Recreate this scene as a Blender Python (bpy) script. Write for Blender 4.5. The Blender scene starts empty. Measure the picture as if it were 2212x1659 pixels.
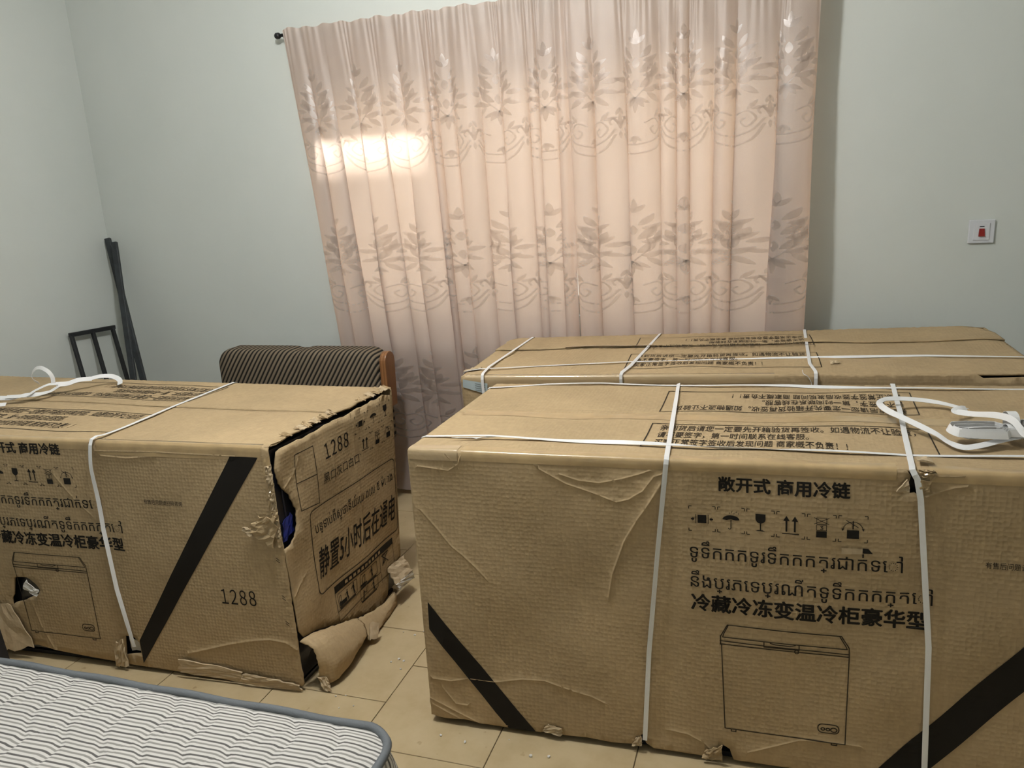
import bpy, math, random
import numpy as np
from mathutils import Matrix, Vector
from mathutils.geometry import delaunay_2d_cdt, tessellate_polygon

SC = bpy.context.scene
COL = SC.collection
rad = math.radians

# ------------------------------------------------------------------ camera
def make_camera():
    yaw, pitch, roll = rad(-18.92), rad(14.27), rad(3.38)
    f = np.array([math.sin(yaw)*math.cos(pitch), math.cos(yaw)*math.cos(pitch), -math.sin(pitch)])
    r = np.array([math.cos(yaw), -math.sin(yaw), 0.0])
    d = np.cross(f, r)
    r2 = r*math.cos(roll) + d*math.sin(roll)
    d2 = -r*math.sin(roll) + d*math.cos(roll)
    cam = bpy.data.cameras.new('camera')
    cam.sensor_fit = 'HORIZONTAL'; cam.sensor_width = 36.0
    cam.lens = 1716.0/2212.0*36.0
    cam.clip_start = 0.02
    o = bpy.data.objects.new('camera', cam); COL.objects.link(o)
    m = Matrix.Identity(4)
    for i in range(3):
        m[i][0] = r2[i]; m[i][1] = -d2[i]; m[i][2] = -f[i]
    m[0][3], m[1][3], m[2][3] = 0.0, 0.0, 1.55
    o.matrix_world = m
    SC.camera = o
make_camera()

# ------------------------------------------------------------------ world, light, exposure
SKY_STRENGTH = 6.8
LAMP_POWER = 95.0
LAMP_AT = (-1.17, 1.70, 2.82)
SUN_STRENGTH = 14.0
w = bpy.data.worlds.new('sky'); SC.world = w; w.use_nodes = True
bg = w.node_tree.nodes['Background']
bg.inputs[0].default_value = (0.80, 0.90, 1.0, 1); bg.inputs[1].default_value = SKY_STRENGTH
SC.view_settings.view_transform = 'Standard'
SC.view_settings.look = 'None'
SC.view_settings.gamma = 1.0
SC.view_settings.use_curve_mapping = False
SC.view_settings.exposure = 0.0

SC.cycles.max_bounces = 5; SC.cycles.diffuse_bounces = 3; SC.cycles.glossy_bounces = 2; SC.cycles.transmission_bounces = 4; SC.cycles.transparent_max_bounces = 4
SC.cycles.use_adaptive_sampling = True; SC.cycles.adaptive_threshold = 0.05
SC.cycles.caustics_reflective = False; SC.cycles.caustics_refractive = False
sun = bpy.data.lights.new('sun', 'SUN'); sun.energy = SUN_STRENGTH; sun.angle = rad(2.2); sun.color = (0.88, 0.94, 1.0)
so = bpy.data.objects.new('sun', sun); COL.objects.link(so)
so.rotation_euler = Vector((-0.40, -0.80, -0.50)).to_track_quat('-Z', 'Y').to_euler()

WALL_Y = 3.60        # inner face of the wall with the window
LEFT_X = -3.585
RIGHT_X = 1.75
FRONT_Y = -1.30
CEIL_Z = 2.98
WIN = (-2.12, 0.02, 0.92, 2.08)    # x0, x1, z0, z1 of the window opening

pl = bpy.data.lights.new('window_portal', 'AREA'); pl.shape = 'RECTANGLE'
pl.size = WIN[1]-WIN[0]; pl.size_y = WIN[3]-WIN[2]; pl.cycles.is_portal = True
po = bpy.data.objects.new('window_portal', pl); COL.objects.link(po)
po.location = ((WIN[0]+WIN[1])/2, WALL_Y+0.16, (WIN[2]+WIN[3])/2); po.rotation_euler = (rad(-90), 0, 0)

# ------------------------------------------------------------------ node helpers
class N:
    def __init__(s, name):
        s.m = bpy.data.materials.new(name); s.m.use_nodes = True
        s.t = s.m.node_tree; s.b = s.t.nodes['Principled BSDF']; s.out = s.t.nodes['Material Output']
    def n(s, typ, **kw):
        x = s.t.nodes.new('ShaderNode'+typ)
        for k, v in kw.items():
            if k[0] == '_': setattr(x, k[1:], v)
            else: x.inputs[k.replace('__', ' ')].default_value = v
        return x
    def l(s, a, b): s.t.links.new(a, b)
    def set(s, **kw):
        for k, v in kw.items(): s.b.inputs[k.replace('__', ' ')].default_value = v
    def coord(s, scale=(1, 1, 1), rot=(0, 0, 0), kind='Object'):
        tc = s.n('TexCoord'); mp = s.n('Mapping'); mp.inputs['Scale'].default_value = scale; mp.inputs['Rotation'].default_value = rot
        s.l(tc.outputs[kind], mp.inputs[0]); return mp.outputs[0]
    def ramp(s, fac, stops, interp='LINEAR'):
        r = s.n('ValToRGB'); r.color_ramp.interpolation = interp
        el = r.color_ramp.elements
        while len(el) < len(stops): el.new(0.5)
        for e, (p, c) in zip(el, stops): e.position = p; e.color = (*c, 1)
        s.l(fac, r.inputs[0]); return r.outputs[0]
    def bump(s, height, strength, dist=0.01, chain=None):
        b = s.n('Bump', Strength=strength, Distance=dist); s.l(height, b.inputs['Height'])
        if chain is not None: s.l(chain, b.inputs['Normal'])
        return b.outputs[0]
    def math(s, op, a, b=None):
        m = s.n('Math', _operation=op)
        for i, v in enumerate((a, b)):
            if v is None: continue
            if isinstance(v, (int, float)): m.inputs[i].default_value = v
            else: s.l(v, m.inputs[i])
        return m.outputs[0]

def simple(name, col, rough=0.6, metal=0.0, spec=0.5, noise=0.0, nscale=8.0, coat=0.0, bump=0.0, bscale=200.0):
    k = N(name); k.set(Roughness=rough, Metallic=metal); k.b.inputs['Specular IOR Level'].default_value = spec
    k.b.inputs['Coat Weight'].default_value = coat
    if noise > 0:
        c = k.coord(); nz = k.n('TexNoise', Scale=nscale, Detail=3.0); k.l(c, nz.inputs['Vector'])
        lo = tuple(max(0, x*(1-noise)) for x in col); hi = tuple(min(1, x*(1+noise)) for x in col)
        k.l(k.ramp(nz.outputs[0], [(0.3, lo), (0.7, hi)]), k.b.inputs['Base Color'])
    else: k.set(Base__Color=(*col, 1))
    if bump > 0:
        c = k.coord(); nz = k.n('TexNoise', Scale=bscale, Detail=1.0); k.l(c, nz.inputs['Vector'])
        k.l(k.bump(nz.outputs[0], bump, 0.002), k.b.inputs['Normal'])
    return k.m

def cardboard(name, col, emb=0.35):
    k = N(name); k.set(Roughness=0.72); k.b.inputs['Specular IOR Level'].default_value = 0.25
    c = k.coord()
    n1 = k.n('TexNoise', Scale=2.3, Detail=3.0, Roughness=0.6); k.l(c, n1.inputs['Vector'])
    n2 = k.n('TexNoise', Scale=60.0, Detail=1.0); k.l(c, n2.inputs['Vector'])
    mix = k.math('ADD', k.math('MULTIPLY', n1.outputs[0], 0.7), k.math('MULTIPLY', n2.outputs[0], 0.3))
    lo = tuple(x*0.86 for x in col); hi = tuple(min(1, x*1.12) for x in col)
    k.l(k.ramp(mix, [(0.32, lo), (0.68, hi)]), k.b.inputs['Base Color'])
    # pressed dimple relief of the wrapped board
    vo = k.n('TexVoronoi', Scale=85.0, _feature='F1'); k.l(c, vo.inputs['Vector'])
    vo.inputs['Randomness'].default_value = 0.35
    n3 = k.n('TexNoise', Scale=9.0, Detail=2.0); k.l(c, n3.inputs['Vector'])
    b1 = k.bump(vo.outputs['Distance'], emb, 0.0035)
    b2 = k.bump(n3.outputs[0], 0.25, 0.012, b1)
    k.l(b2, k.b.inputs['Normal'])
    return k.m

M = {}
M['card'] = cardboard('kraft_cardboard', (0.44, 0.325, 0.185))
M['card_torn'] = cardboard('torn_cardboard', (0.51, 0.40, 0.26), 0.15)
M['ink'] = simple('black_print', (0.014, 0.012, 0.010), 0.6, spec=0.2)
M['ink_thin'] = simple('brown_black_print', (0.035, 0.026, 0.016), 0.65, spec=0.2)
M['tape'] = simple('brown_packing_tape', (0.47, 0.335, 0.17), 0.28, spec=0.5, coat=0.3, noise=0.12, nscale=20, bump=0.25, bscale=45)
M['clear_tape'] = simple('glossy_clear_tape', (0.47, 0.35, 0.20), 0.16, spec=0.6, coat=0.5, bump=0.5, bscale=60)
M['strap'] = simple('white_polypropylene_strap', (0.84, 0.845, 0.85), 0.36, spec=0.5, bump=0.12, bscale=300)
M['liner'] = simple('dark_wrapped_liner', (0.012, 0.014, 0.022), 0.3, coat=0.3)
M['liner_blue'] = simple('blue_film', (0.02, 0.03, 0.20), 0.3, coat=0.4)
M['foam'] = simple('white_foam', (0.72, 0.70, 0.66), 0.8)
M['black_metal'] = simple('black_painted_steel', (0.012, 0.013, 0.015), 0.42, spec=0.5, noise=0.3, nscale=30)
M['rail_metal'] = simple('dark_grey_painted_steel', (0.022, 0.027, 0.031), 0.5, noise=0.3, nscale=25)
M['wood'] = None
M['plastic'] = simple('white_plastic', (0.66, 0.68, 0.72), 0.35)
M['red'] = simple('red_plastic', (0.25, 0.012, 0.01), 0.3)
M['dark'] = simple('dark_plastic', (0.03, 0.03, 0.05), 0.4)
M['label'] = simple('grey_shipping_label', (0.42, 0.50, 0.52), 0.35)
M['frame'] = simple('window_aluminium', (0.45, 0.42, 0.38), 0.4, metal=0.6)
M['piping'] = simple('grey_blue_piping', (0.15, 0.165, 0.18), 0.7, bump=0.5, bscale=160)
M['plaster'] = None
M['outside'] = simple('sun_blocker_matte', (0.72, 0.64, 0.54), 0.9)  # for the unseen blocks added to shape the sunlight
M['ground'] = simple('outside_ground', (0.42, 0.35, 0.27), 0.95)

def m_wall():
    k = N('pale_green_wall_paint'); k.set(Roughness=0.6); k.b.inputs['Specular IOR Level'].default_value = 0.3
    c = k.coord(); nz = k.n('TexNoise', Scale=1.4, Detail=4.0, Roughness=0.6); k.l(c, nz.inputs['Vector'])
    k.l(k.ramp(nz.outputs[0], [(0.3, (0.635, 0.675, 0.645)), (0.7, (0.68, 0.715, 0.685))]), k.b.inputs['Base Color'])
    n2 = k.n('TexNoise', Scale=35, Detail=2.0); k.l(c, n2.inputs['Vector'])
    k.l(k.bump(n2.outputs[0], 0.12, 0.004), k.b.inputs['Normal'])
    return k.m
M['wall'] = m_wall()
M['ceiling'] = simple('white_ceiling_paint', (0.82, 0.83, 0.81), 0.8, noise=0.03)

def m_tile():
    k = N('beige_floor_tile'); k.set(Roughness=0.38); k.b.inputs['Specular IOR Level'].default_value = 0.4
    c = k.coord(kind='Generated'); oi = k.n('ObjectInfo')
    ad = k.n('VectorMath', _operation='ADD'); k.l(k.coord(), ad.inputs[0]); k.l(oi.outputs['Location'], ad.inputs[1])
    nz = k.n('TexNoise', Scale=7.0, Detail=4.0, Roughness=0.65); k.l(ad.outputs[0], nz.inputs['Vector'])
    base = k.ramp(nz.outputs[0], [(0.30, (0.45, 0.345, 0.195)), (0.55, (0.52, 0.41, 0.245)), (0.75, (0.55, 0.44, 0.275))])
    n2 = k.n('TexNoise', Scale=30.0, Detail=2.0); k.l(ad.outputs[0], n2.inputs['Vector'])
    spot = k.ramp(n2.outputs[0], [(0.70, (1, 1, 1)), (0.80, (0.72, 0.66, 0.6))])
    mx = k.n('Mix', _data_type='RGBA', _blend_type='MULTIPLY'); mx.inputs[0].default_value = 1.0
    k.l(base, mx.inputs[6]); k.l(spot, mx.inputs[7]); k.l(mx.outputs[2], k.b.inputs['Base Color'])
    return k.m
M['tile'] = m_tile()
M['grout'] = simple('dark_floor_grout', (0.16, 0.115, 0.06), 0.9)

def m_wood():
    k = N('varnished_brown_wood'); k.set(Roughness=0.35)
    c = k.coord((8, 8, 1.2)); wv = k.n('TexWave', Scale=3.0, Distortion=3.0, Detail=3.0); k.l(c, wv.inputs['Vector'])
    k.l(k.ramp(wv.outputs[0], [(0.0, (0.20, 0.085, 0.03)), (1.0, (0.30, 0.14, 0.055))]), k.b.inputs['Base Color'])
    return k.m
M['wood'] = m_wood()

def m_sofa():
    k = N('striped_corduroy_upholstery'); k.set(Roughness=0.9); k.b.inputs['Specular IOR Level'].default_value = 0.1
    c = k.coord((1, 1, 1), (0, rad(-33), 0))
    wv = k.n('TexWave', Scale=15.5, Distortion=1.1, Detail=1.0, _wave_type='BANDS', _bands_direction='X')
    wv.inputs['Detail Scale'].default_value = 0.25
    k.l(c, wv.inputs['Vector'])
    k.l(k.ramp(wv.outputs[0], [(0.0, (0.022, 0.020, 0.018)), (0.28, (0.03, 0.027, 0.023)), (0.45, (0.20, 0.16, 0.11)), (1.0, (0.24, 0.19, 0.135))]), k.b.inputs['Base Color'])
    k.l(k.bump(wv.outputs[0], 0.6, 0.006), k.b.inputs['Normal'])
    return k.m
M['sofa'] = m_sofa()

def m_mattress():
    k = N('striped_quilted_ticking'); k.set(Roughness=0.8); k.b.inputs['Specular IOR Level'].default_value = 0.15
    tc = k.n('TexCoord'); sx = k.n('SeparateXYZ'); k.l(tc.outputs['Object'], sx.inputs[0])
    nz = k.n('TexNoise', Scale=7.0, Detail=2.0); k.l(tc.outputs['Object'], nz.inputs['Vector'])
    y = k.math('ADD', sx.outputs[1], k.math('MULTIPLY', nz.outputs[0], 0.012))
    u = k.math('FRACT', k.math('DIVIDE', y, 0.0245))
    W_, D_, G_ = (0.74, 0.72, 0.69), (0.135, 0.13, 0.125), (0.33, 0.32, 0.30)
    k.l(k.ramp(u, [(0.0, D_), (0.17, D_), (0.23, W_), (0.47, W_), (0.53, G_), (0.69, G_), (0.75, W_), (0.96, W_), (1.0, D_)]), k.b.inputs['Base Color'])
    n2 = k.n('TexNoise', Scale=300, Detail=2.0); k.l(tc.outputs['Object'], n2.inputs['Vector'])
    k.l(k.bump(n2.outputs[0], 0.3, 0.002), k.b.inputs['Normal'])
    return k.m
M['mattress'] = m_mattress()

def m_cloth(name, dif, tra, tfac, gloss_rough, gloss):
    k = N(name); t = k.t
    c = k.coord((1, 1, 1)); nz = k.n('TexNoise', Scale=3.0, Detail=2.0); k.l(c, nz.inputs['Vector'])
    cmp_ = k.coord((900, 900, 420)); n2 = k.n('TexNoise', Scale=1.0, Detail=0.0); k.l(cmp_, n2.inputs['Vector'])
    bp = k.bump(n2.outputs[0], 0.25, 0.0012)
    lo = tuple(x*0.92 for x in dif); hi = tuple(min(1, x*1.06) for x in dif)
    d = k.n('BsdfDiffuse'); k.l(k.ramp(nz.outputs[0], [(0.35, lo), (0.7, hi)]), d.inputs[0]); k.l(bp, d.inputs['Normal'])
    r = k.n('BsdfTranslucent'); r.inputs[0].default_value = (*tra, 1); k.l(bp, r.inputs['Normal'])
    g = k.n('BsdfGlossy', Roughness=gloss_rough); g.inputs[0].default_value = (0.9, 0.87, 0.85, 1); k.l(bp, g.inputs['Normal'])
    m1 = k.n('MixShader'); m1.inputs[0].default_value = tfac; k.l(d.outputs[0], m1.inputs[1]); k.l(r.outputs[0], m1.inputs[2])
    m2 = k.n('MixShader'); m2.inputs[0].default_value = gloss; k.l(m1.outputs[0], m2.inputs[1]); k.l(g.outputs[0], m2.inputs[2])
    k.l(m2.outputs[0], k.out.inputs[0]); t.nodes.remove(k.b)
    return k.m
M['curtain'] = m_cloth('peach_satin_curtain', (0.60, 0.54, 0.515), (0.86, 0.62, 0.46), 0.52, 0.45, 0.05)
M['motif'] = m_cloth('woven_satin_motif', (0.54, 0.48, 0.45), (1.0, 0.97, 0.95), 0.89, 0.27, 0.085)

# ------------------------------------------------------------------ object helpers
def link(name, verts, faces, mat, parent=None, smooth=False, loc=None, mats=None, fmat=None):
    """verts in world space; stored relative to the parent's (or own) base."""
    base = np.array(parent_loc(parent)) if parent is not None else (np.array(loc, float) if loc is not None else np.zeros(3))
    me = bpy.data.meshes.new(name)
    V = (np.asarray(verts, float) - base).tolist()
    me.from_pydata(V, [], [tuple(int(i) for i in f) for f in faces])
    for mm in (mats or [mat]): me.materials.append(mm)
    if fmat is not None: me.polygons.foreach_set('material_index', fmat)
    if smooth: me.polygons.foreach_set('use_smooth', [True]*len(me.polygons))
    me.update()
    o = bpy.data.objects.new(name, me); COL.objects.link(o)
    if parent is not None: o.parent = parent
    elif loc is not None: o.location = loc
    return o
def parent_loc(p):
    v = np.zeros(3)
    while p is not None:
        v += np.array(p.location); p = p.parent
    return v
def tag(o, label=None, cat=None, group=None, kind=None):
    if label: o['label'] = label
    if cat: o['category'] = cat
    if group: o['group'] = group
    if kind: o['kind'] = kind
    return o
def empty(name, loc, label, cat, group=None):
    o = bpy.data.objects.new(name, None); COL.objects.link(o); o.location = loc
    o.empty_display_size = 0.1
    return tag(o, label, cat, group)
def solidify(o, t, offset=-1.0):
    m = o.modifiers.new('thickness', 'SOLIDIFY'); m.thickness = t; m.offset = offset; return o
def bevel(o, wd, seg=2):
    m = o.modifiers.new('bevel', 'BEVEL'); m.width = wd; m.segments = seg; m.limit_method = 'ANGLE'; return o
BOXF = [(0, 3, 2, 1), (4, 5, 6, 7), (0, 1, 5, 4), (1, 2, 6, 5), (2, 3, 7, 6), (3, 0, 4, 7)]
def boxv(x0, x1, y0, y1, z0, z1):
    return [(x0, y0, z0), (x1, y0, z0), (x1, y1, z0), (x0, y1, z0), (x0, y0, z1), (x1, y0, z1), (x1, y1, z1), (x0, y1, z1)]
def boxes(lst):
    V, F = [], []
    for b in lst:
        n = len(V); V += boxv(*b); F += [tuple(i+n for i in f) for f in BOXF]
    return V, F
def tube(pts, r, seg=10, closed=False):
    P = np.asarray(pts, float); n = len(P); V = []; F = []
    up = np.array([0.0, 0.0, 1.0])
    for i in range(n):
        a = P[(i+1) % n] if (closed or i < n-1) else P[i]; b = P[i-1] if (closed or i > 0) else P[i]
        t = a-b; t /= np.linalg.norm(t)
        u = np.cross(t, up if abs(t[2]) < 0.95 else np.array([1.0, 0, 0])); u /= np.linalg.norm(u); v = np.cross(u, t)
        rr = r[i] if hasattr(r, '__len__') else r
        for k in range(seg):
            a_ = 2*math.pi*k/seg; V.append(P[i] + rr*(u*math.cos(a_)+v*math.sin(a_)))
    m = n if closed else n-1
    for i in range(m):
        j = (i+1) % n
        for k in range(seg):
            k2 = (k+1) % seg; F.append((i*seg+k, i*seg+k2, j*seg+k2, j*seg+k))
    if not closed:
        F.append(tuple(reversed(range(seg)))); F.append(tuple((n-1)*seg+k for k in range(seg)))
    return V, F
def bar(p0, p1, wdt, thk, side):
    """flat rectangular bar from p0 to p1; 'side' is the direction of its width."""
    p0 = np.array(p0, float); p1 = np.array(p1, float); t = p1-p0; t /= np.linalg.norm(t)
    s = np.array(side, float); s -= t*s.dot(t); s /= np.linalg.norm(s); n = np.cross(t, s)
    V = []
    for p in (p0, p1):
        for a, b in ((-1, -1), (1, -1), (1, 1), (-1, 1)): V.append(p + s*a*wdt/2 + n*b*thk/2)
    return V, [(0, 3, 2, 1), (4, 5, 6, 7), (0, 1, 5, 4), (1, 2, 6, 5), (2, 3, 7, 6), (3, 0, 4, 7)]
def merge(*parts):
    V, F = [], []
    for v, f in parts:
        n = len(V); V += list(v); F += [tuple(i+n for i in ff) for ff in f]
    return V, F
def densify(pts, step):
    out = [tuple(pts[0])]
    for a, b in zip(pts[:-1], pts[1:]):
        a = np.array(a, float); b = np.array(b, float); k = max(1, int(math.ceil(np.linalg.norm(b-a)/step)))
        for i in range(1, k+1): out.append(tuple(a+(b-a)*i/k))
    return out
def spline(pts, k=8):
    """Catmull-Rom through points"""
    P = [np.array(p, float) for p in pts]; P = [2*P[0]-P[1]] + P + [2*P[-1]-P[-2]]; out = []
    for i in range(1, len(P)-2):
        for j in range(k):
            t = j/k; a, b, c, d = P[i-1], P[i], P[i+1], P[i+2]
            out.append(0.5*((2*b)+(c-a)*t+(2*a-5*b+4*c-d)*t*t+(3*b-a-3*c+d)*t**3))
    out.append(P[-2]); return out

# ------------------------------------------------------------------ the room
def room():
    T = 0.15
    # floor slab + tiles
    V, F = boxes([(LEFT_X-T, RIGHT_X+T, FRONT_Y-T, WALL_Y+T, -0.10, -0.004)])
    fl = tag(link('floor', V, F, M['grout'], loc=(0, 0, 0)), kind='structure')
    S, G = 0.396, 0.003
    me = bpy.data.meshes.new('tile')
    h = (S-G)/2
    b = 0.0012
    V = [(-h, -h, -0.012), (h, -h, -0.012), (h, h, -0.012), (-h, h, -0.012), (-h, -h, -b), (h, -h, -b), (h, h, -b), (-h, h, -b),
         (-h+b, -h+b, 0), (h-b, -h+b, 0), (h-b, h-b, 0), (-h+b, h-b, 0)]
    F = [(0, 1, 5, 4), (1, 2, 6, 5), (2, 3, 7, 6), (3, 0, 4, 7), (4, 5, 9, 8), (5, 6, 10, 9), (6, 7, 11, 10), (7, 4, 8, 11), (8, 9, 10, 11)]
    me.from_pydata(V, [], F); me.materials.append(M['tile']); me.update()
    X0, Y0 = -1.130, 1.903
    for i in range(-7, 8):
        xc = X0 + (i+0.5)*S
        if xc+h > RIGHT_X+0.2 or xc-h < LEFT_X-0.25: continue
        off = 0.0 if (i % 2) else 0.5
        for j in range(-9, 6):
            yc = Y0 + (j+0.5+off)*S
            if yc-h < FRONT_Y-0.2 or yc+h > WALL_Y+0.3: continue
            x0, x1 = max(xc-h, LEFT_X+0.001), min(xc+h, RIGHT_X-0.001); y0, y1 = max(yc-h, FRONT_Y+0.001), min(yc+h, WALL_Y-0.001)
            if x1-x0 < 0.01 or y1-y0 < 0.01: continue
            o = bpy.data.objects.new('tile', me); COL.objects.link(o); o.parent = fl
            o.location = ((x0+x1)/2, (y0+y1)/2, random.Random(i*31+j).uniform(-0.0006, 0.0006))
            o.scale = ((x1-x0)/(2*h), (y1-y0)/(2*h), 1)
    x0, x1, z0, z1 = WIN
    V, F = boxes([(LEFT_X-T, x0, WALL_Y, WALL_Y+T, -0.1, CEIL_Z+0.1), (x1, RIGHT_X+T, WALL_Y, WALL_Y+T, -0.1, CEIL_Z+0.1),
                  (x0, x1, WALL_Y, WALL_Y+T, -0.1, z0), (x0, x1, WALL_Y, WALL_Y+T, z1, CEIL_Z+0.1)])
    tag(link('wall_back', V, F, M['wall']), kind='structure')
    for nm, b in (('wall_left', (LEFT_X-T, LEFT_X, FRONT_Y-T, WALL_Y, -0.1, CEIL_Z+0.1)), ('wall_right', (RIGHT_X, RIGHT_X+T, FRONT_Y-T, WALL_Y, -0.1, CEIL_Z+0.1)),
                  ('wall_front', (LEFT_X, RIGHT_X, FRONT_Y-T, FRONT_Y, -0.1, CEIL_Z+0.1))):
        V, F = boxes([b]); tag(link(nm, V, F, M['wall']), kind='structure')
    V, F = boxes([(LEFT_X-T, RIGHT_X+T, FRONT_Y-T, WALL_Y+T, CEIL_Z, CEIL_Z+0.12)])
    tag(link('ceiling', V, F, M['ceiling']), kind='structure')
    # window: aluminium frame, three sliding sashes
    t = 0.05; y0, y1 = WALL_Y+0.08, WALL_Y+0.13
    V, F = boxes([(x0, x1, y0, y1, z0, z0+t), (x0, x1, y0, y1, z1-t, z1), (x0, x0+t, y0, y1, z0+t, z1-t), (x1-t, x1, y0, y1, z0+t, z1-t)])
    wn = tag(link('window_1', V, F, M['frame'], loc=((x0+x1)/2, WALL_Y+0.1, z0)), kind='structure')
    n = 3; wd = (x1-x0-2*t)/n
    for i in range(n):
        a, b_ = x0+t+i*wd, x0+t+(i+1)*wd
        V, F = boxes([(a, b_, y0+0.01, y1-0.01, z0+t, z0+t+0.035), (a, b_, y0+0.01, y1-0.01, z1-t-0.035, z1-t),
                      (a, a+0.035, y0+0.01, y1-0.01, z0+t+0.035, z1-t-0.035), (b_-0.035, b_, y0+0.01, y1-0.01, z0+t+0.035, z1-t-0.035)])
        link('sash', V, F, M['frame'], wn)
    # ground outside
    V, F = boxes([(-14, 14, WALL_Y+T, 20, -0.4, -0.2)])
    tag(link('exterior_ground', V, F, M['ground']), kind='structure')
    # unseen slab and blocks added to cut the sun down to one curtain patch
    V, F = boxes([(-5.2, 3.2, WALL_Y+T, 4.42, 2.36, 2.44)])
    tag(link('sun_blocker_upper', V, F, M['outside']), kind='structure')
    V, F = boxes([(-9, -.20, 6.0, 9.0, -.2, 3.22), (-.20, 6, 6.0, 6.2, -.2, 4.9)])  # added out of view, stepped to bound the sun patch below and sideways
    tag(link('sun_blocker_far', V, F, M['outside']), kind='structure')
    # panes
    pm = N('window_glass'); tr = pm.n('BsdfTransparent'); gl = pm.n('BsdfGlossy', Roughness=0.05); mx = pm.n('MixShader'); mx.inputs[0].default_value = 0.06
    pm.l(tr.outputs[0], mx.inputs[1]); pm.l(gl.outputs[0], mx.inputs[2]); pm.l(mx.outputs[0], pm.out.inputs[0]); pm.t.nodes.remove(pm.b)
    for i in range(n):
        a, b_ = x0+t+i*wd, x0+t+(i+1)*wd
        V, F = boxes([(a+.034, b_-.034, y0+.022, y0+.027, z0+t+.034, z1-t-.034)]); link('pane', V, F, pm.m, wn)
room()

def ceiling_lamp():
    x, y, z = LAMP_AT
    r = empty('ceiling_lamp', (x, y, CEIL_Z), 'round white ceiling lamp fixed above the cartons', 'lamp')
    ang = [2*math.pi*k/28 for k in range(28)]
    def lathe(prof):
        V, F = [], []
        for rr, zz in prof:
            for a in ang: V.append((x+rr*math.cos(a), y+rr*math.sin(a), zz))
        n = len(ang)
        for i in range(len(prof)-1):
            for k in range(n): F.append((i*n+k, i*n+(k+1) % n, (i+1)*n+(k+1) % n, (i+1)*n+k))
        F.append(tuple(range(n-1, -1, -1))); F.append(tuple((len(prof)-1)*n+k for k in range(n)))
        return V, F
    V, F = lathe([(0.06, CEIL_Z), (0.065, CEIL_Z-0.02), (0.03, CEIL_Z-0.035), (0.03, CEIL_Z-0.06)]); link('lamp_base', V, F, M['plastic'], r, True)
    k = N('lamp_glow'); k.set(Emission__Strength=25.0); k.b.inputs['Emission Color'].default_value = (1.0, 0.97, 0.9, 1)
    V, F = lathe([(0.025, CEIL_Z-0.06), (0.045, CEIL_Z-0.09), (0.05, CEIL_Z-0.115), (0.042, CEIL_Z-0.14), (0.02, CEIL_Z-0.155)])
    link('bulb', V, F, k.m, r, True)
    L = bpy.data.lights.new('lamp_light', 'POINT'); L.energy = LAMP_POWER; L.shadow_soft_size = 0.085; L.color = (1.0, 0.99, 0.965)
    o = bpy.data.objects.new('lamp_light', L); COL.objects.link(o); o.location = (x, y, z-0.09)
ceiling_lamp()

# ------------------------------------------------------------------ carton machinery
FACE = {'front': (0, 2, 1, 0), 'top': (0, 1, 2, 1), 'left': (1, 2, 0, 0), 'right': (1, 2, 0, 1), 'back': (0, 2, 1, 1), 'bottom': (0, 1, 2, 0)}
class Carton:
    def __init__(s, L, W, H, corners, seed, r=0.009):
        s.D = np.array([L, W, H]); s.c = np.array(corners, float).reshape(2, 2, 2, 3); s.r = r
        rg = random.Random(seed); s.sn = {}
        for f in FACE:
            s.sn[f] = [(rg.uniform(6, 22), rg.uniform(6, 22), rg.uniform(0, 6.28), rg.uniform(0.0006, 0.0022)) for _ in range(5)]
        s.ridges = {f: [] for f in FACE}
        s.bumps = {f: [] for f in FACE}
    def warp(s, p):
        t = p/s.D; u, v, w_ = t[:, 0:1], t[:, 1:2], t[:, 2:3]; c = s.c
        def bl(q): return (q[0, 0]*(1-u)+q[0, 1]*u)*(1-v)+(q[1, 0]*(1-u)+q[1, 1]*u)*v
        return bl(c[0])*(1-w_)+bl(c[1])*w_
    def disp(s, face, a, b):
        ia, ib, _, _ = FACE[face]; A_, B_ = s.D[ia], s.D[ib]
        d = np.zeros_like(a)
        for fa, fb, ph, am in s.sn[face]: d = d + am*np.sin(fa*a+ph)*np.sin(fb*b+ph*1.7)
        for (ca, cb, ra, rb, am) in s.bumps[face]: d = d + am*np.exp(-((a-ca)/ra)**2-((b-cb)/rb)**2)
        m = np.minimum(np.minimum(a, A_-a), np.minimum(b, B_-b))/0.06
        m = np.clip(m, 0, 1); d = d*m*m*(3-2*m)
        for (poly, hh, ww) in s.ridges[face]:
            best = np.full(a.shape, 9.0)
            for p, q in zip(poly[:-1], poly[1:]):
                dx, dy = q[0]-p[0], q[1]-p[1]; L2 = dx*dx+dy*dy+1e-12
                t = np.clip(((a-p[0])*dx+(b-p[1])*dy)/L2, 0, 1)
                best = np.minimum(best, np.hypot(a-p[0]-t*dx, b-p[1]-t*dy))
            d = d + hh*np.exp(-(best/ww)**2)
        return d
    def sharp(s, face, a, b):
        ia, ib, ic, side = FACE[face]; p = np.zeros((len(a), 3)); p[:, ia] = a; p[:, ib] = b; p[:, ic] = s.D[ic]*side; return p
    def place(s, p, extra):
        r = s.r; q = np.clip(p, r, s.D-r); d = p-q; n = d/np.maximum(np.linalg.norm(d, axis=1, keepdims=True), 1e-9)
        return s.warp(q + n*(r+np.asarray(extra).reshape(-1, 1)))
    def map(s, face, a, b, h=0.0):
        a = np.asarray(a, float); b = np.asarray(b, float)
        return s.place(s.sharp(face, a, b), s.disp(face, a, b)+h)
    def normal(s, p):
        q = np.clip(p, s.r, s.D-s.r); d = p-q; return d/np.maximum(np.linalg.norm(d, axis=1, keepdims=True), 1e-9)

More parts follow.
